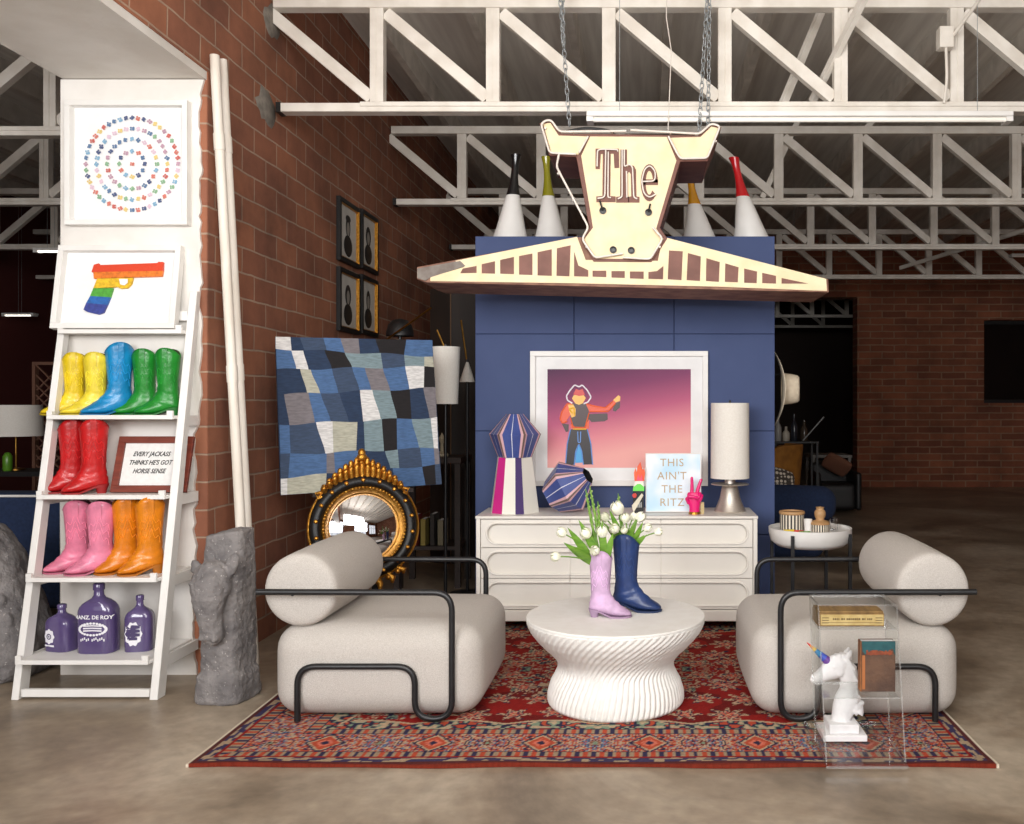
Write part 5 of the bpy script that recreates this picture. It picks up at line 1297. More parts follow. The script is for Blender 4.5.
# flame ornament
def flame_box():
    Y = 5.87; Zf = lambda u, v: (620+u/7.314, 440+v/7.314)
    c = P(*Zf(135, 500), Y)
    t = thing('flame_matchbox', 'small black matchbox ornament with green top and orange flame beside the sky sign', 'ornament', (c.x, Y, KZ))
    def pr(pts, nm, m, y0, y1): return MB().prism([(P(*Zf(*p), Y).x, P(*Zf(*p), Y).z) for p in pts], Y+y0, Y+y1).build(nm, m, t, bevel=.0015)
    zb = (KZ-EYE)*-F/Y+CY
    vb_ = (zb-440)*7.314
    pr([(96, vb_), (174, vb_), (174, 372), (96, 372)], 'box', M['blackp'], -.01, .045)
    pr([(98, vb_-2), (86, 478), (160, 388), (172, 404)], 'diagonal_band', mat('band_ivory', (220, 212, 190), .5), -.014, -.009)
    pr([(88, 402), (100, 388), (116, 388), (124, 402), (116, 420), (100, 422)], 'red_disc', mat('disc_red', (206, 60, 50), .5), -.02, -.009)
    b = MB()
    for k in range(3): b.prism([(P(*Zf(122+k*14, 492), Y).x, P(*Zf(0, 492), Y).z), (P(*Zf(130+k*14, 492), Y).x, P(*Zf(0, 492), Y).z), (P(*Zf(130+k*14, 440+k*6), Y).x, P(*Zf(0, 440+k*6), Y).z), (P(*Zf(122+k*14, 445+k*6), Y).x, P(*Zf(0, 445+k*6), Y).z)], Y-.013, Y-.009)
    b.build('box_marking', mat('band_grey', (176, 176, 172), .5), t)
    pr([(94, 374), (176, 374), (178, 345), (150, 322), (128, 322), (96, 345)], 'green_top', mat('lime_green', (112, 224, 84), .45), -.008, .042)
    pr([(98, 345), (112, 300), (170, 300), (178, 345), (150, 322), (128, 322)], 'white_core', mat('core_white', (244, 238, 226), .45), -.004, .035)
    fm = mat('flame_orange', (238, 84, 40), .4, c2=(244, 110, 60), scale=20)
    pr([(106, 300), (102, 240), (112, 205), (122, 235), (128, 195), (150, 160), (158, 200), (168, 220), (176, 195), (184, 240), (178, 300)], 'flame', fm, -.0, .03)
    pr([(118, 300), (134, 250), (146, 285), (160, 252), (166, 300)], 'flame_heart', mat('flame_pink', (240, 90, 120), .4), -.006, .01)
flame_box()

def sky_sign():
    Y0 = 5.93; a = P(645.5, 0, Y0).x; c = P(701, 0, Y0).x; H = P(0, 453.5, Y0).z-KZ
    t, f = framed('framed_sign', 'pale sky blue framed sign reading THIS AINT THE RITZ on the credenza', 'sign', (a, Y0, KZ+.001), (1, 0, 0), (0, .06, 1), c-a, H, .006, .03, M['white'], mat('sky_print', (186, 220, 240), .4, c2=(238, 242, 246), scale=5, detail=2), .026)
    W = c-a
    for i, s_ in enumerate(('THIS', "AIN'T", 'THE', 'RITZ')):
        vs, fs = text_mesh(s_, .072, bold=.0, space=1.1)
        MB().add([f(W*.475+v.x, H*(.835-.225*i)+v.y, .0275) for v in vs], fs).build('lettering', mat('gold_ink', (184, 158, 120), .5), t)
sky_sign()

def finger(b, pts, r0, r1):
    K = len(pts); b.tube([Vector(p) for p in pts], [r0+(r1-r0)*k/(K-1) for k in range(K)], 12); b.ball(pts[-1], r1*1.0, 12, 8); b.ball(pts[0], r0, 12, 8)
def peace_hand():
    Y = 5.82; c = P(694.5, 0, Y); x, z = c.x, KZ; s = 1.25
    t = thing('hand_sculpture', 'hot pink hand sculpture making a peace sign in front of the sky sign', 'sculpture', (x, Y, z))
    b = MB(); V = lambda u, d, h: (x+u*s, Y+d*s, z+h*s)
    b.rings([[Vector(V(w*math.cos(q), dd*math.sin(q), h)) for q in [2*PI*i/20 for i in range(20)]] for h, w, dd in ((.008, .028, .022), (.03, .027, .021), (.055, .031, .020), (.08, .037, .019), (.10, .039, .018), (.112, .034, .014))])
    finger(b, [V(-.014, 0, .105), V(-.013, 0, .135), V(-.013, 0, .16), V(-.014, 0, .186)], .0105*s, .0075*s)      # index
    finger(b, [V(.012, 0, .105), V(.02, 0, .135), V(.027, 0, .158), V(.034, 0, .176)], .0105*s, .0075*s)            # middle
    finger(b, [V(.024, 0, .10), V(.026, -.018, .108), V(.022, -.028, .092), V(.016, -.024, .078)], .0095*s, .008*s)       # ring, folded
    finger(b, [V(.036, 0, .092), V(.037, -.014, .098), V(.033, -.024, .082), V(.026, -.022, .070)], .0085*s, .007*s)      # little, folded
    finger(b, [V(-.03, -.004, .06), V(-.040, -.014, .080), V(-.028, -.030, .094), V(-.004, -.034, .092), V(.012, -.032, .086)], .0115*s, .008*s)      # thumb over them
    pk = mat('hot_pink_glaze', (232, 24, 118), .3, coat=.3)
    b.build('hand', pk, t, remesh=.0024, smooth=180, smoothmod=2)
    MB().lathe([(.031*s, 0), (.031*s, .010), (.028*s, .016)], (x, Y, z), 28).build('gold_cuff', M['gold'], t)
    MB().box(x+.032*s, x+.05*s, Y+.005, Y+.02, z, z+.075).build('price_tag', mat('kraft_card', (196, 176, 130), .8), t)
peace_hand()

def lamp():
    Y = 5.97; x = P(730, 0, Y).x; z = KZ
    t = thing('table_lamp', 'table lamp with tall white drum shade and brushed metal cone base on the credenza', 'lamp', (x, Y, z))
    zs0, zs1 = P(0, 478, Y).z, P(0, 403, Y).z; r = 19.3*Y/F
    MB().lathe([(r, zs0), (r*.985, zs1), (r*.975, zs1), (r*.99, zs0)], (x, Y, 0), 56, False, False).build('lamp_shade', M['shade'], t)
    MB().lathe([(.001, zs1-.012), (r*.97, zs1-.012), (r*.97, zs1-.008), (.001, zs1-.008)], (x, Y, 0), 40).build('shade_diffuser', M['shade'], t)
    zd = P(0, 484, Y).z
    MB().lathe([(.102, z), (.106, z+.006), (.098, z+.02), (.088, z+.04), (.068, z+.09), (.052, zd-.012), (.045, zd-.004)], (x, Y, 0), 48).build('cone_base', M['silver'], t)
    MB().lathe([(.03, zd-.006), (.123, zd-.004), (.127, zd), (.123, zd+.004), (.03, zd+.006)], (x, Y, 0), 48).build('disc', M['silver'], t)
    MB().lathe([(.036, zd), (.034, zs0+.02), (.012, zs0+.03), (.012, zs1-.01)], (x, Y, 0), 32).build('neck', M['silver'], t)
    MB().lathe([(.008, zs1-.01), (.008, zs1+.014), (.003, zs1+.02)], (x, Y, 0), 16).build('finial', M['black'], t)
lamp()

# ------------------------------------------------------------------ acrylic stand and what is on it
def acrylic_table():
    x0, x1 = .705, 1.025; zt = .652; zs = .283; zb = .03
    t = thing('acrylic_table', 'clear acrylic side table in front of the right lounge chair', 'side table', (.87, 3.8, RZ))
    m = M['acrylic']; th = .006; ME = [m, M['acrylic_edge']]
    def sheet(b, thin):
        for i in range(len(b.m)): b.m[i] = 0 if (i % 6)//2 == thin else 1
        return b
    sheet(MB().box(x0+.008, x1+.012, 3.54, 4.045, RZ+.004, RZ+.016), 2).build('base_slab', ME, t)
    for xa in (x0, x1-th):
        sk = .012
        b = MB(); b.add([(x, y, z) for x0_, x1_ in ((xa, xa+th),) for (y, z, s_) in ((3.575, RZ+.019, sk), (3.80, RZ+.019, sk), (3.79, zt, -.015), (3.60, zt, -.015)) for x in (x0_+s_, x1_+s_)],
                        [(0, 2, 4, 6), (1, 7, 5, 3), (0, 1, 3, 2), (2, 3, 5, 4), (4, 5, 7, 6), (6, 7, 1, 0)])
        sheet(b, 0).build('side_panel', ME, t)
    sheet(MB().box(x0+th+.001, x1-th-.003, 3.59, 3.795, zs-.006, zs), 2).build('shelf', ME, t)
    sheet(MB().box(x0-.008, x1-th-.012, 3.60, 3.79, zt-.103, zt-.097), 2).build('tray_sheet', ME, t); sheet(MB().box(x0-.012, x1-th-.016, 3.60, 3.79, zt-.006, zt), 2).build('top_sheet', ME, t)
    return x0, x1, zs, zt
ax0, ax1, azs, azt = acrylic_table()
def domino_box():
    z = azt-.0965; x0, x1 = P(818, 0, 3.64).x, P(884, 0, 3.64).x
    t = thing('wooden_box', 'shallow wooden box with old gilt label inside the top of the acrylic table', 'box', ((x0+x1)/2, 3.7, z))
    wd = mat('aged_pine', (150, 118, 70), .6, c2=(120, 92, 54), scale=6, stretch=(8, 1, 1))
    MB().box(x0, x1, 3.635, 3.765, z, z+.052).build('box_body', wd, t, bevel=.002)
    MB().box(x0+.002, x1-.002, 3.64, 3.76, z+.053, z+.060).build('lid', wd, t, bevel=.002)
    lb_ = MB().box(x0+.010, x1-.004, 3.632, 3.635, z+.006, z+.048).build('paper_label', mat('old_label', (196, 174, 118), .6, c2=(176, 150, 92), scale=30), t)
    b = MB(); rg = random.Random(4); xx = (x0+x1)/2-.075
    while xx < (x0+x1)/2+.08:      # a line of print too worn to read
        w_ = rg.uniform(.004, .008); b.box(xx, xx+w_, 3.6312, 3.6318, z+.027, z+.034); xx += w_+rg.choice((.002, .002, .007))
    for s_ in (-1, 1):
        for k in range(3): b.box((x0+x1)/2+.003+s_*.108-.014, (x0+x1)/2+.003+s_*.108+.014, 3.6312, 3.6318, z+.014+.010*k, z+.017+.010*k)
    b.box(x0+.04, x1-.035, 3.6312, 3.6318, z+.016, z+.0175)
    b.build('lettering', mat('label_print', (92, 72, 40), .6), lb_)
domino_box()
def old_book():
    z = azs+.001; x0, x1 = P(859, 0, 3.68).x, P(894, 0, 3.68).x; H = P(0, 640, 3.68).z-z
    t = thing('book', 'old worn leather book with teal top edge standing on the acrylic shelf', 'book', ((x0+x1)/2, 3.7, z))
    br = mat('worn_leather', (104, 76, 58), .7, c2=(78, 56, 46), scale=12, bump=.3)
    MB().box(x0+.006, x1, 3.66, 3.663, z, z+H).build('front_cover', br, t); MB().box(x0+.006, x1, 3.699, 3.702, z, z+H).build('back_cover', br, t)
    MB().box(x0, x0+.006, 3.66, 3.702, z, z+H).build('spine', mat('tan_spine', (160, 104, 60), .7, c2=(122, 76, 44), scale=20), t, bevel=.002)
    MB().box(x0+.008, x1-.004, 3.664, 3.698, z+.003, z+H-.003).build('pages', M['paper'], t)
    b = MB(); b.prism([(x0+.010, z+H*.80), (x0+.02, z+H*.74), (x0+.05, z+H*.83), (x1-.03, z+H*.80), (x1-.012, z+H*.86), (x1, z+H*.70), (x1, z+H), (x0+.006, z+H)], 3.6585, 3.66)
    b.build('teal_band', mat('teal_cloth', (44, 92, 96), .8, c2=(34, 76, 82), scale=30), t)
    b = MB(); rg = random.Random(6); xx = x0+.024
    while xx < x1-.02:      # torn orange strip under the teal
        w_ = .008; b.box(xx, xx+w_, 3.6572, 3.6584, z+H*(.735+rg.uniform(-.01, .01)), z+H*(.79+rg.uniform(-.02, .05))); xx += w_*.95
    b.build('torn_strip', mat('orange_paper', (150, 74, 44), .7, c2=(120, 60, 40), scale=60), t)
    MB().box(x0+.008, x0+.020, 3.6588, 3.66, z+.01, z+H*.72).build('worn_edge', mat('rubbed_tan', (170, 104, 58), .7), t)
old_book()
def unicorn():
    Y = 3.872; z0 = RZ+.0165
    Zu = lambda u, v: (800+u/6.87, 640+v/6.87)
    def q(u, v, d=0): p = P(*Zu(u, v), Y); return Vector((p.x, Y+d, p.z))
    xa, xb = P(*Zu(135, 0), Y).x, P(*Zu(432, 0), Y).x
    t = thing('unicorn_bust', 'white unicorn head bust with rainbow horn on the base of the acrylic table', 'sculpture', ((xa+xb)/2, Y, z0))
    wh = mat('matte_white_resin', (240, 238, 238), .6, c2=(232, 230, 230), scale=30)
    MB().box(xa, xb, Y-.082, Y+.085, z0, z0+.027).build('plinth', wh, t, bevel=.004)
    MB().box(xa+.03, xb-.03, Y-.062, Y+.062, z0+.027, z0+.066).build('plinth_block', wh, t, bevel=.003)
    zt_ = z0+.066
    b = MB()
    base = q(278, 590); base.z = zt_+.005
    base.z = zt_-.01
    neck = [(base, .042, .036), (q(284, 520), .043, .034), (q(300, 470), .050, .036), (q(316, 425), .054, .036), (q(330, 390), .055, .035), (q(338, 330), .042, .032), (q(338, 270), .040, .03), (q(325, 215), .046, .03), (q(290, 175), .044, .03), (q(250, 160), .025, .022)]
    skinny(b, neck, 18)
    head = [(q(318, 150), .028, .026), (q(285, 165), .048, .034), (q(250, 180), .052, .036), (q(210, 205), .044, .032), (q(170, 228), .034, .026), (q(135, 252), .028, .022), (q(108, 275), .027, .022), (q(96, 292), .022, .019), (q(92, 300), .008, .008)]
    skinny(b, head, 18)
    skinny(b, [(q(350, 470), .04, .03), (q(380, 450), .035, .03), (q(412, 434), .020, .018), (q(440, 428), .006, .008)], 14)       # mane tip
    skinny(b, [(q(385, 490), .036, .03), (q(400, 470), .03, .026), (q(420, 445), .012, .012)], 14)
    for s_ in (-1, 1):
        skinny(b, [(q(318, 120, s_*.018), .012, .008), (q(330, 90, s_*.022), .014, .008), (q(345, 60, s_*.024), .005, .004)], 10)
        b.ball(q(228, 172, s_*.026), .011, 10, 8); b.ball(q(110, 270, s_*.015), .007, 8, 6); b.ball(q(262, 205, s_*.02), .026, 12, 8, (1, .6, 1))
        for k in range(10):      # locks of the mane down the neck
            u = k/9; c = q(318+50*math.sin(u*2.4), 120+u*290, s_*.020); c2 = c+Vector((.018+.01*math.sin(k*2), s_*.006, -.026))
            b.tube([c+Vector((-.012, 0, .016)), c, c2], [.006, .0095, .004], 8)
    for k in range(7): b.ball(q(235+k*17, 120-14*math.sin(k/6*PI), (k % 2-.5)*.014), .014, 8, 6)
    b.build('horse_head', wh, t, remesh=.0030, smooth=180, smoothmod=3)
    tip, hb = q(48, 18), q(198, 152); d = tip-hb
    cols = [(110, 70, 150), (70, 90, 190), (40, 150, 210), (240, 200, 60), (240, 150, 40), (214, 64, 50)]
    us = [0, .2, .40, .62, .74, .86, 1.0]
    horn = None
    for i, c in enumerate(cols):
        a_, b_ = us[i], us[i+1]
        MB().tube([hb+d*a_, hb+d*b_], [.019*(1-a_)+.002, .019*(1-b_)+.002], 14).build('horn_band', mat('horn_%s' % ('violet', 'indigo', 'sky', 'yellow', 'orange', 'red')[i], c, .4), t)
unicorn()

# ------------------------------------------------------------------ tray table and its things
def tray_table():
    Y = 5.75; c = P(810, 0, Y); r = 41*Y/F; zt = P(0, 527, Y).z; x = c.x
    t = thing('tray_table', 'round white tray table on slim black legs behind the right lounge chair', 'side table', (x, Y, 0))
    MB().lathe([(.001, zt-.115), (r*.80, zt-.115), (r*.95, zt-.085), (r, zt-.03), (r, zt), (r*.96, zt), (r*.955, zt-.014), (r*.9, zt-.019), (.001, zt-.020)], (x, Y, 0), 64).build('tray', M['white'], t, smooth=50)
    for k in range(4):
        a = PI/4+k*PI/2+.2; lx_, ly = x+r*1.02*math.cos(a), Y+r*1.02*math.sin(a)
        MB().box(lx_-.01, lx_+.01, ly-.01, ly+.01, 0, zt-.025).build('leg', M['black'], t)
    for a in (.2+PI/4, .2+3*PI/4): MB().bar((x-r*math.cos(a), Y-r*math.sin(a), .12), (x+r*math.cos(a), Y+r*math.sin(a), .12), .015).build('stretcher', M['black'], t)
    return x, Y, r, zt-.0185
tx, ty, tr, tz = tray_table()
stripe_w, stripe_k, wood = mat('ceramic_ivory', (226, 216, 198), .5), mat('ceramic_black', (40, 36, 34), .5), mat('pale_wood', (190, 150, 104), .5, c2=(170, 128, 84), scale=8)
def striped_pot(x, y, z, r, h, name, label, lid, cat):
    t = thing(name, label, cat, (x, y, z)); n = 44; b = MB()
    for i in range(n):
        b.mi = i % 2; a0, a1 = 2*PI*i/n, 2*PI*(i+1)/n
        b.add([(x+r*math.cos(a), y+r*math.sin(a), zz) for a, zz in ((a0, z), (a1, z), (a1, z+h), (a0, z+h))], [(0, 1, 2, 3)])
    b.mi = 0; b.add([(x+r*math.cos(2*PI*i/n), y+r*math.sin(2*PI*i/n), z) for i in range(n)], [list(range(n))])
    b.build('striped_body', [stripe_w, stripe_k], t, smooth=10)
    MB().lathe(lid, (x, y, z+h), 40).build('lid', wood, t, smooth=50)
    return t
Yp = ty+.03
striped_pot(P(792, 0, Yp).x, Yp, tz, .077, .098, 'canister', 'wide black and ivory striped canister with wooden lid on the white tray', [(.079, 0), (.083, .004), (.083, .014), (.079, .02), (.07, .02), (.068, .014), (.001, .014)], 'canister')
Yq = ty-.06
tt = striped_pot(P(820, 0, Yq).x, Yq, tz, .058, .045, 'stacking_jar', 'small striped jar with stacked wooden knob lid on the white tray', [(.062, 0), (.062, .010), (.045, .022), (.028, .026), (.026, .036), (.034, .05), (.036, .07), (.032, .085), (.024, .092), (.024, .10), (.028, .108), (.001, .112)], 'jar')
x_, z_ = P(778, 0, ty-.16).x, tz
def small(nm, label, cat, col, x, y, w, d, h, rot):
    Mx = Matrix.Translation((x, y, tz)) @ Matrix.Rotation(rot, 4, 'Z')
    top(MB().box(-w/2, w/2, -d/2, d/2, 0, h, Mx).build(nm, mat(nm+'_'+label.split()[1], col, .4), bevel=.003, seg=3), label, cat, 'small lighters and boxes on the white tray')
small('lighter', 'small yellow lighter lying on the white tray', 'lighter', (226, 196, 50), P(789, 0, ty-.10).x, ty-.10, .07, .022, .016, .2)
small('lighter', 'small red lighter lying on the white tray', 'lighter', (206, 60, 50), P(799, 0, ty-.13).x, ty-.13, .06, .02, .016, -.4)
small('lighter', 'small green lighter lying on the white tray', 'lighter', (110, 150, 70), P(805, 0, ty-.19).x, ty-.175, .07, .022, .016, .1)
for px, dy, l in ((808, -.05, 'white votive cup on the tray between the striped jars'), (834, .0, 'glass tumbler on the right side of the white tray')):
    p = P(px, 0, ty+dy); c_ = MB().lathe([(.022, 0), (.028, .075), (.0255, .075), (.020, .006), (.001, .006)], (p.x, ty+dy, tz), 28)
    top(c_.build('cup', M['white'] if px == 808 else M['glass'], smooth=50), l, 'cup')

# ------------------------------------------------------------------ hat on the side of the column
def hat():
    Y = 6.62; Mx = Matrix.Translation((cx1+.062, Y, P(0, 389, Y).z)) @ Matrix.Rotation(math.radians(90), 4, 'Y') @ Matrix.Rotation(math.radians(8), 4, 'X')
    t = thing('cowboy_hat', 'cream felt cowboy hat hung on the right side of the blue column', 'hat', tuple(Mx.translation))
    ft = mat('cream_felt', (222, 208, 184), .9, c2=(208, 192, 168), scale=30)
    n = 48; rs = []
    for r, z, wz in ((.10, .030, 0), (.13, .024, .1), (.18, .022, .5), (.225, .028, 1), (.23, .033, 1), (.224, .034, 1), (.18, .028, .5), (.11, .036, 0)):
        rs.append([Vector((r*1.2*math.cos(q), r*.95*math.sin(q), z+.015+.02*wz*math.sin(q)**2-.060*wz*math.cos(q)**2)) for q in [2*PI*i/n for i in range(n)]])
    b = MB().rings(rs, False, False); b.xf(Mx).build('brim', ft, t, smooth=180)
    rs = []
    for r, z in ((.108, .035), (.106, .07), (.100, .12), (.092, .155), (.080, .168), (.055, .160), (.02, .150), (.001, .149)):
        rs.append([Vector((r*1.08*math.cos(q), r*.95*math.sin(q), z)) for q in [2*PI*i/n for i in range(n)]])
    b = MB().rings(rs, False, True); b.xf(Mx).build('crown', ft, t, smooth=180)
    b = MB().lathe([(.1085, .038), (.1085, .058)], (0, 0, 0), n, False, False, 1.09, .955); b.xf(Mx).build('hat_band', mat('tan_band', (176, 146, 104), .7), t)
hat()

top(MB().tube([(cx1-.004, 6.62, P(0, 386, 6.62).z+.08), (cx1+.09, 6.62, P(0, 386, 6.62).z+.085)], .008, 10).build('hat_peg', M['black']), 'small black peg on the blue column under the cowboy hat', 'peg')

# ------------------------------------------------------------------ behind the column at right
def rcush(name, label, cat, c, size, r, m, rot=0, group=None, bulge=.02):
    Mx = Matrix.Translation(c) @ Matrix.Rotation(rot, 4, 'Z')
    o = MB().rbox((0, 0, 0), size, r, 5, bulge).xf(Mx).build(name, m, weld=True, smooth=180); return top(o, label, cat, group)
Ys = 8.2; z1 = P(0, 487, Ys).z
t = thing('sofa', 'low navy sofa behind the white tray table', 'sofa', (1.05, Ys+.5, 0))
MB().rbox((.95, Ys+.5, .21), (1.4, .95, .34), .10, 5, .02).build('seat', M['navy'], t, weld=True, smooth=180)
MB().rbox((1.02, Ys+.05, z1-.16), (1.42, .26, .32), .12, 5, .02).build('backrest', M['navy'], t, weld=True, smooth=180)
for x in (.4, 1.5): MB().lathe([(.02, 0), (.025, .06)], (x, Ys+.5, 0), 12).build('leg', M['black'], t)
t = thing('tub_chair', 'mustard velvet tub chair beyond the navy sofa', 'armchair', (1.25, 10.2, 0))
mus = mat('mustard_velvet', (168, 112, 40), .8, c2=(140, 92, 32), scale=10)
b = MB(); n = 28; zt0 = P(0, 443, 10.0).z; xr = P(806, 0, 10.0).x; cxm = xr-.42
ro, ri = [], []
for i in range(n+1):
    a = PI*.98+PI*1.25*i/n; top_z = zt0-.14*abs(math.cos(a-PI*.1))*(i/n < .5)-.02
    ro.append((cxm+.40*math.cos(a)-0, 10.2+.40*math.sin(a), top_z)); ri.append((cxm+.32*math.cos(a), 10.2+.32*math.sin(a), top_z))
vs = []
for (x, y, z), (x2, y2, z2) in zip(ro, ri):
    k = .86; vs += [Vector((cxm+(x-cxm)*k, 10.2+(y-10.2)*k, .14)), Vector((x+.02, y, z)), Vector((x2, y2, z2)), Vector((cxm+(x2-cxm)*k, 10.2+(y2-10.2)*k, .14))]
b.add(vs, [(4*i+a, 4*i+(a+1) % 4, 4*i+4+(a+1) % 4, 4*i+4+a) for i in range(n) for a in range(4)]+[(0, 1, 2, 3), (4*n, 4*n+3, 4*n+2, 4*n+1)])
b.build('shell', mus, t, bevel=.01)
MB().lathe([(.30, .14), (.33, .2), (.33, .42), (.30, .46), (.001, .47)], (cxm, 10.2, 0), 36).build('seat', mus, t, smooth=50)
for k in range(4): a = PI/4+k*PI/2; MB().tube([(cxm+.22*math.cos(a), 10.2+.22*math.sin(a), .15), (cxm+.27*math.cos(a), 10.2+.27*math.sin(a), 0)], .014, 8).build('leg', M['black'], t)
# patterned cushion leaning on the sofa back
Mx = Matrix.Translation((P(776, 0, 8.45).x, 8.44, P(0, 483, 8.45).z)) @ Matrix.Rotation(.25, 4, 'Y') @ Matrix.Rotation(-.3, 4, 'X')
ptn = mat('spotted_linen', (206, 196, 180), .9); N = ptn.node_tree.nodes; L_ = ptn.node_tree.links
vo = N.new('ShaderNodeTexVoronoi'); vo.inputs['Scale'].default_value = 28; vo.inputs['Randomness'].default_value = .2; tc = N.new('ShaderNodeTexCoord'); L_.new(tc.outputs['Object'], vo.inputs['Vector'])
cr = N.new('ShaderNodeValToRGB'); cr.color_ramp.elements[0].position = .38; cr.color_ramp.elements[0].color = rgb(206, 196, 180); cr.color_ramp.elements[1].position = .45; cr.color_ramp.elements[1].color = rgb(70, 62, 56)
L_.new(vo.outputs['Distance'], cr.inputs[0]); L_.new(cr.outputs[0], N['Principled BSDF'].inputs['Base Color'])
o = MB().rbox((0, 0, 0), (.30, .10, .26), .045, 5, .02).xf(Mx).build('cushion', ptn, weld=True, smooth=180); top(o, 'spotted cream cushion leaning on the navy sofa beside the blue column', 'cushion')
# dark counter and clutter before the back doorway
t = thing('work_table', 'dim grey work table in front of the back doorway', 'table', (2.3, 13.4, 0))
gm = mat('dull_grey_metal', (120, 116, 110), .5)
xa, xb, zt_ = P(812, 0, 13).x, P(852, 0, 13).x, P(0, 455, 13).z
MB().box(xa, xb, 13.0, 13.6, zt_-.04, zt_).build('tabletop', gm, t)
for x in (xa+.03, xb-.03):
    for y in (13.04, 13.56): MB().box(x-.02, x+.02, y-.02, y+.02, 0, zt_-.04).build('leg', gm, t)
t = thing('armchair', 'black armchair in front of the back doorway with papers on it', 'armchair', (P(838, 0, 12).x, 12.3, 0))
xq = P(838, 0, 12).x
MB().rbox((xq, 12.3, .22), (.5, .6, .36), .06, 4).build('seat', M['blackp'], t, weld=True); MB().rbox((xq, 12.55, .40), (.52, .14, .5), .05, 4).build('backrest', M['blackp'], t, weld=True)
MB().rbox((xq-.27, 12.25, .30), (.08, .6, .5), .035, 4).build('armrest', M['blackp'], t, weld=True); MB().rbox((xq+.27, 12.25, .30), (.08, .6, .5), .035, 4).build('armrest', M['blackp'], t, weld=True)
Mx = Matrix.Translation((P(840, 0, 12).x, 12.2, .64)) @ Matrix.Rotation(.5, 4, 'Y') @ Matrix.Rotation(.7, 4, 'X')
top(MB().rbox((0, 0, 0), (.34, .06, .26), .028, 4, .02).xf(Mx).build('cushion', mat('rust_cloth', (120, 78, 58), .9), weld=True), 'rust brown cushion lying on the black armchair', 'cushion')
t = thing('bar_cart', 'dark bar cart with bottles behind the mustard chair', 'cart', (P(790, 0, 11.2).x, 11.2, 0))
xa, xb = P(772, 0, 11.2).x, P(816, 0, 11.2).x; zt_ = P(0, 441, 11.2).z
for zz in (.25, zt_): MB().box(xa, xb, 11.0, 11.4, zz-.02, zz).build('shelf', M['blackp'], t)
for x in (xa+.02, xb-.02):
    for y in (11.02, 11.38): MB().box(x-.012, x+.012, y-.012, y+.012, 0, zt_-.02).build('post', M['blackp'], t)
for k, (px, h, c, l) in enumerate([(778, .30, (150, 150, 148), 'clear grey bottle at the left on the dark bar cart'), (786, .18, (190, 184, 170), 'squat pale jar on the dark bar cart'), (794, .34, (40, 44, 54), 'dark bottle in the middle of the bar cart'), (804, .26, (70, 60, 50), 'brown bottle at the right on the bar cart')]):
    x = P(px, 0, 11.15).x
    top(MB().lathe([(.04, 0), (.045, .01), (.045, h*.55), (.03, h*.68), (.016, h*.75), (.016, h), (.001, h)], (x, 11.15, zt_+.001), 20).build('bottle', mat('bar_glass_%d' % k, c, .2), smooth=50), l, 'bottle', 'bottles on the bar cart')
q = [P(*p, 11.1) for p in ((803, 437), (824, 417))]
top(MB().tube([Vector((q[0].x, 11.1, zt_+.01)), q[1]], .008, 8).build('bar_spoon', M['steel']), 'thin steel rod leaning up from the bar cart', 'rod')

# ------------------------------------------------------------------ between the brick wall and the column
def screen():
    t = thing('folding_screen', 'tall dark folding screen with gilt seams left of the blue column', 'screen', (-1.6, 8.1, 0))
    Y = 8.1; xs = [P(428, 0, Y).x-.35, P(428, 0, Y).x, P(451, 0, Y).x, P(474, 0, Y).x+.03, P(490, 0, Y).x]
    dk = mat('dark_lacquer', (44, 30, 22), .6, c2=(32, 22, 16), scale=3, stretch=(2, 2, .5)); zt_ = P(0, 288, Y).z
    for i in range(1, 4):
        y0, y1 = (Y+.08, Y) if i % 2 else (Y, Y+.08)
        b = MB().add([(x, y+d, z) for (x, y) in ((xs[i], y0), (xs[i+1], y1)) for d in (0, .03) for z in (.02, zt_)], [(0, 1, 3, 2), (4, 6, 7, 5), (0, 4, 5, 1), (2, 3, 7, 6), (0, 2, 6, 4), (1, 5, 7, 3)])
        b.build('panel', dk, t)
        MB().box(xs[i+1]-.006, xs[i+1]+.004, y1-.012, y1+.0, .02, zt_).build('gilt_edge', mat('dull_gilt', (96, 66, 34), .6), t)
screen()
def hang_lamp(px0, px1, top_y, bot_y, Y, k, label, stick):
    x = P((px0+px1)/2, 0, Y).x; r = (px1-px0)/2*Y/F; z1, z0 = P(0, top_y, Y).z, P(0, bot_y, Y).z
    t = thing('floor_lamp', label, 'lamp', (x, Y, 0), None)
    MB().lathe([(r*k, z0), (r, z1), (r*.985, z1), (r*k*.985, z0)], (x, Y, 0), 40, False, False).build('lamp_shade', M['shade'], t)
    MB().lathe([(.13, 0), (.13, .015), (.012, .03), (.010, z1+.02)], (x, Y, 0), 24).build('pole', M['black'], t)
    a = Vector((x, Y, z1-.02)); MB().tube([a]+[P(*p, Y) for p in stick], .007, 8).build('arm', M['brass'], t)
hang_lamp(431, 460, 347, 404, 6.5, .85, 'floor lamp with tapered pale drum shade right of the denim canvas', [(437, 330)])
hang_lamp(466, 468.5, 362, 382, 6.9, 6.2, 'small lamp with little white cone shade beside the blue column', [(461, 320)])
t = thing('dome_lamp', 'dark dome lamp on a brass stick behind the denim canvas', 'lamp', (P(400, 0, 6.6).x, 6.6, 0))
xx, zz = P(400, 0, 6.6).x, P(0, 332, 6.6).z
MB().lathe([(.10, -.03), (.098, 0), (.085, .05), (.055, .085), (.001, .10), ], (xx, 6.6, zz), 32, cap0=False).build('dome', M['blackp'], t, smooth=60)
MB().lathe([(.14, 0), (.14, .02), (.012, .03), (.012, zz+.02)], (xx, 6.6, 0), 20).build('pole', M['black'], t)
MB().tube([P(386, 340, 6.55), P(431, 308, 6.3)], .008, 8).build('arm', M['brass'], t)
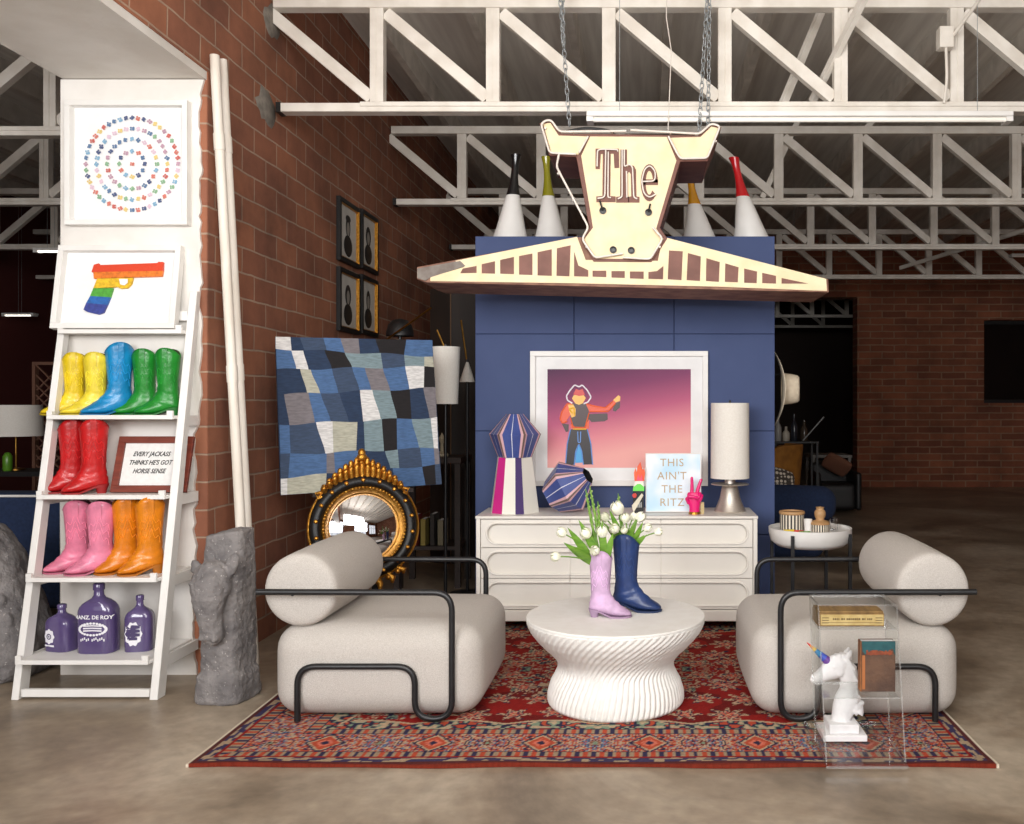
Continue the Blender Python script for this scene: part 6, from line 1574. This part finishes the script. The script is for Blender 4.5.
# dark bar-height table with a chair behind the arm of the left lounge chair
t = thing('console_table', 'dark wooden console table between the denim canvas and the blue column', 'console table', (-1.35, 7.3, 0))
Y = 7.3; xa, xb, zt_ = P(402, 0, Y).x, P(466, 0, Y).x, P(0, 456, Y).z
MB().box(xa, xb, Y-.2, Y+.25, zt_-.05, zt_).build('tabletop', M['darkwood'], t, bevel=.004)
MB().box(xa+.03, xb-.03, Y-.17, Y+.22, .30, .33).build('lower_shelf', M['darkwood'], t)
for x in (xa+.03, xb-.03):
    for y in (Y-.17, Y+.22): MB().box(x-.022, x+.022, y-.022, y+.022, 0, zt_-.05).build('leg', M['darkwood'], t)
for i, (px, w_, h, c, l) in enumerate([(418, .05, .24, (124, 34, 32), 'dark red book on the lower shelf of the console table'), (427, .045, .21, (140, 122, 60), 'olive yellow book on the lower shelf of the console table'), (436, .04, .25, (54, 48, 44), 'dark brown book on the lower shelf of the console table'), (444, .05, .2, (120, 110, 88), 'tan book on the lower shelf of the console table')]):
    x = P(px, 0, Y).x; t2 = thing('book', l, 'book', (x, Y-.05, .331), 'books on the console table shelf')
    MB().box(x-w_/2, x+w_/2, Y-.13, Y-.125, .331, .331+h).box(x-w_/2, x-w_/2+.004, Y-.13, Y+.04, .331, .331+h).box(x+w_/2-.004, x+w_/2, Y-.13, Y+.04, .331, .331+h).build('cover', mat('book_cloth_%d' % i, c, .8), t2); MB().box(x-w_/2+.005, x+w_/2-.005, Y-.12, Y+.035, .334, .328+h).build('pages', M['paper'], t2)
x = P(442, 0, Y).x
top(MB().lathe([(.05, 0), (.05, .02), (.015, .04), (.012, .10), (.03, .14), (.012, .17), (.001, .19)], (x, Y, zt_), 20).build('ornament', mat('aged_ivory', (170, 156, 130), .6), smooth=50), 'small pale ornament on top of the dark console table', 'ornament')

# ------------------------------------------------------------------ lounge left of the pier
t = thing('sofa', 'long navy sofa with white piping in the left lounge', 'sofa', (-4.9, 6.1, 0))
MB().rbox((-4.95, 5.83, .52), (2.5, .24, .74), .05, 4).build('backrest', M['navy'], t, weld=True, smooth=180)
MB().rbox((-4.95, 6.4, .30), (2.5, .95, .34), .06, 4).build('seat', M['navy'], t, weld=True, smooth=180)
MB().tube([(-6.17, 5.712, .872), (-3.73, 5.712, .872), (-3.705, 5.712, .84), (-3.705, 5.712, .2)], .008, 8).build('piping', M['white'], t)
for x in (-6.1, -3.8): MB().lathe([(.02, 0), (.03, .15)], (x, 5.9, 0), 12).build('leg', M['darkwood'], t); MB().lathe([(.02, 0), (.03, .14)], (x, 6.8, 0), 12).build('leg', M['darkwood'], t)
t = thing('console_table', 'dark console table behind the navy sofa in the left lounge', 'console table', (-5.2, 7.6, 0)); zt_ = P(0, 470, 7.6).z
MB().box(-6.6, -4.35, 7.4, 7.85, zt_-.04, zt_).build('tabletop', M['blackp'], t)
for x in (-6.55, -4.40):
    for y in (7.45, 7.8): MB().box(x-.025, x+.025, y-.025, y+.025, 0, zt_-.04).build('leg', M['blackp'], t)
x = P(16, 0, 7.6).x; za, zb_ = P(0, 436, 7.6).z, P(0, 405, 7.6).z
t = thing('table_lamp', 'lamp with wide white drum shade and brass stem in the left lounge', 'lamp', (x, 7.6, zt_))
MB().lathe([(.205, za), (.19, zb_), (.186, zb_), (.201, za)], (x, 7.6, 0), 40, False, False).build('lamp_shade', M['shade'], t)
MB().lathe([(.07, zt_), (.07, zt_+.012), (.009, zt_+.02), (.009, zb_-.02)], (x, 7.6, 0), 20).build('stem', M['brass'], t)
MB().lathe([(.001, zb_-.02), (.19, zb_-.02), (.19, zb_-.016), (.001, zb_-.016)], (x, 7.6, 0), 20).build('spider', M['shade'], t)
x = P(7.5, 0, 7.5).x
top(MB().lathe([(.03, 0), (.035, .01), (.036, .12), (.02, .15), (.001, .155)], (x, 7.5, zt_), 20).build('jar', mat('green_glass', (90, 140, 40), .3), smooth=50), 'small green jar beside the lamp in the left lounge', 'jar')
# lattice screen
t = thing('lattice_screen', 'brown diamond lattice screen seen beside the ladder shelf in the left lounge', 'screen', (P(44, 0, 9).x, 9, 0))
xa, xb = P(37, 0, 9).x, P(62, 0, 9).x; z0, z1 = .05, P(0, 362, 9).z; lm = mat('lattice_wood', (120, 84, 66), .6)
b = MB(); 
for k in range(-30, 60):
    for s_ in (-1, 1):
        za_, zb2 = k*.1, k*.1+(xb-xa); 
        if za_ < z0 or zb2 > z1: continue
        b.bar((xa, 9+.006*s_, za_) if s_ > 0 else (xb, 9+.006*s_, za_), (xb, 9+.006*s_, zb2) if s_ > 0 else (xa, 9+.006*s_, zb2), .012, .022, up=(0, 1, 0))
b.build('lattice', lm, t)
MB().box(xa-.03, xa, 8.97, 9.03, 0, z1).box(xb, xb+.03, 8.97, 9.03, 0, z1).box(xa, xb, 8.97, 9.03, z1-.03, z1).build('frame', lm, t)
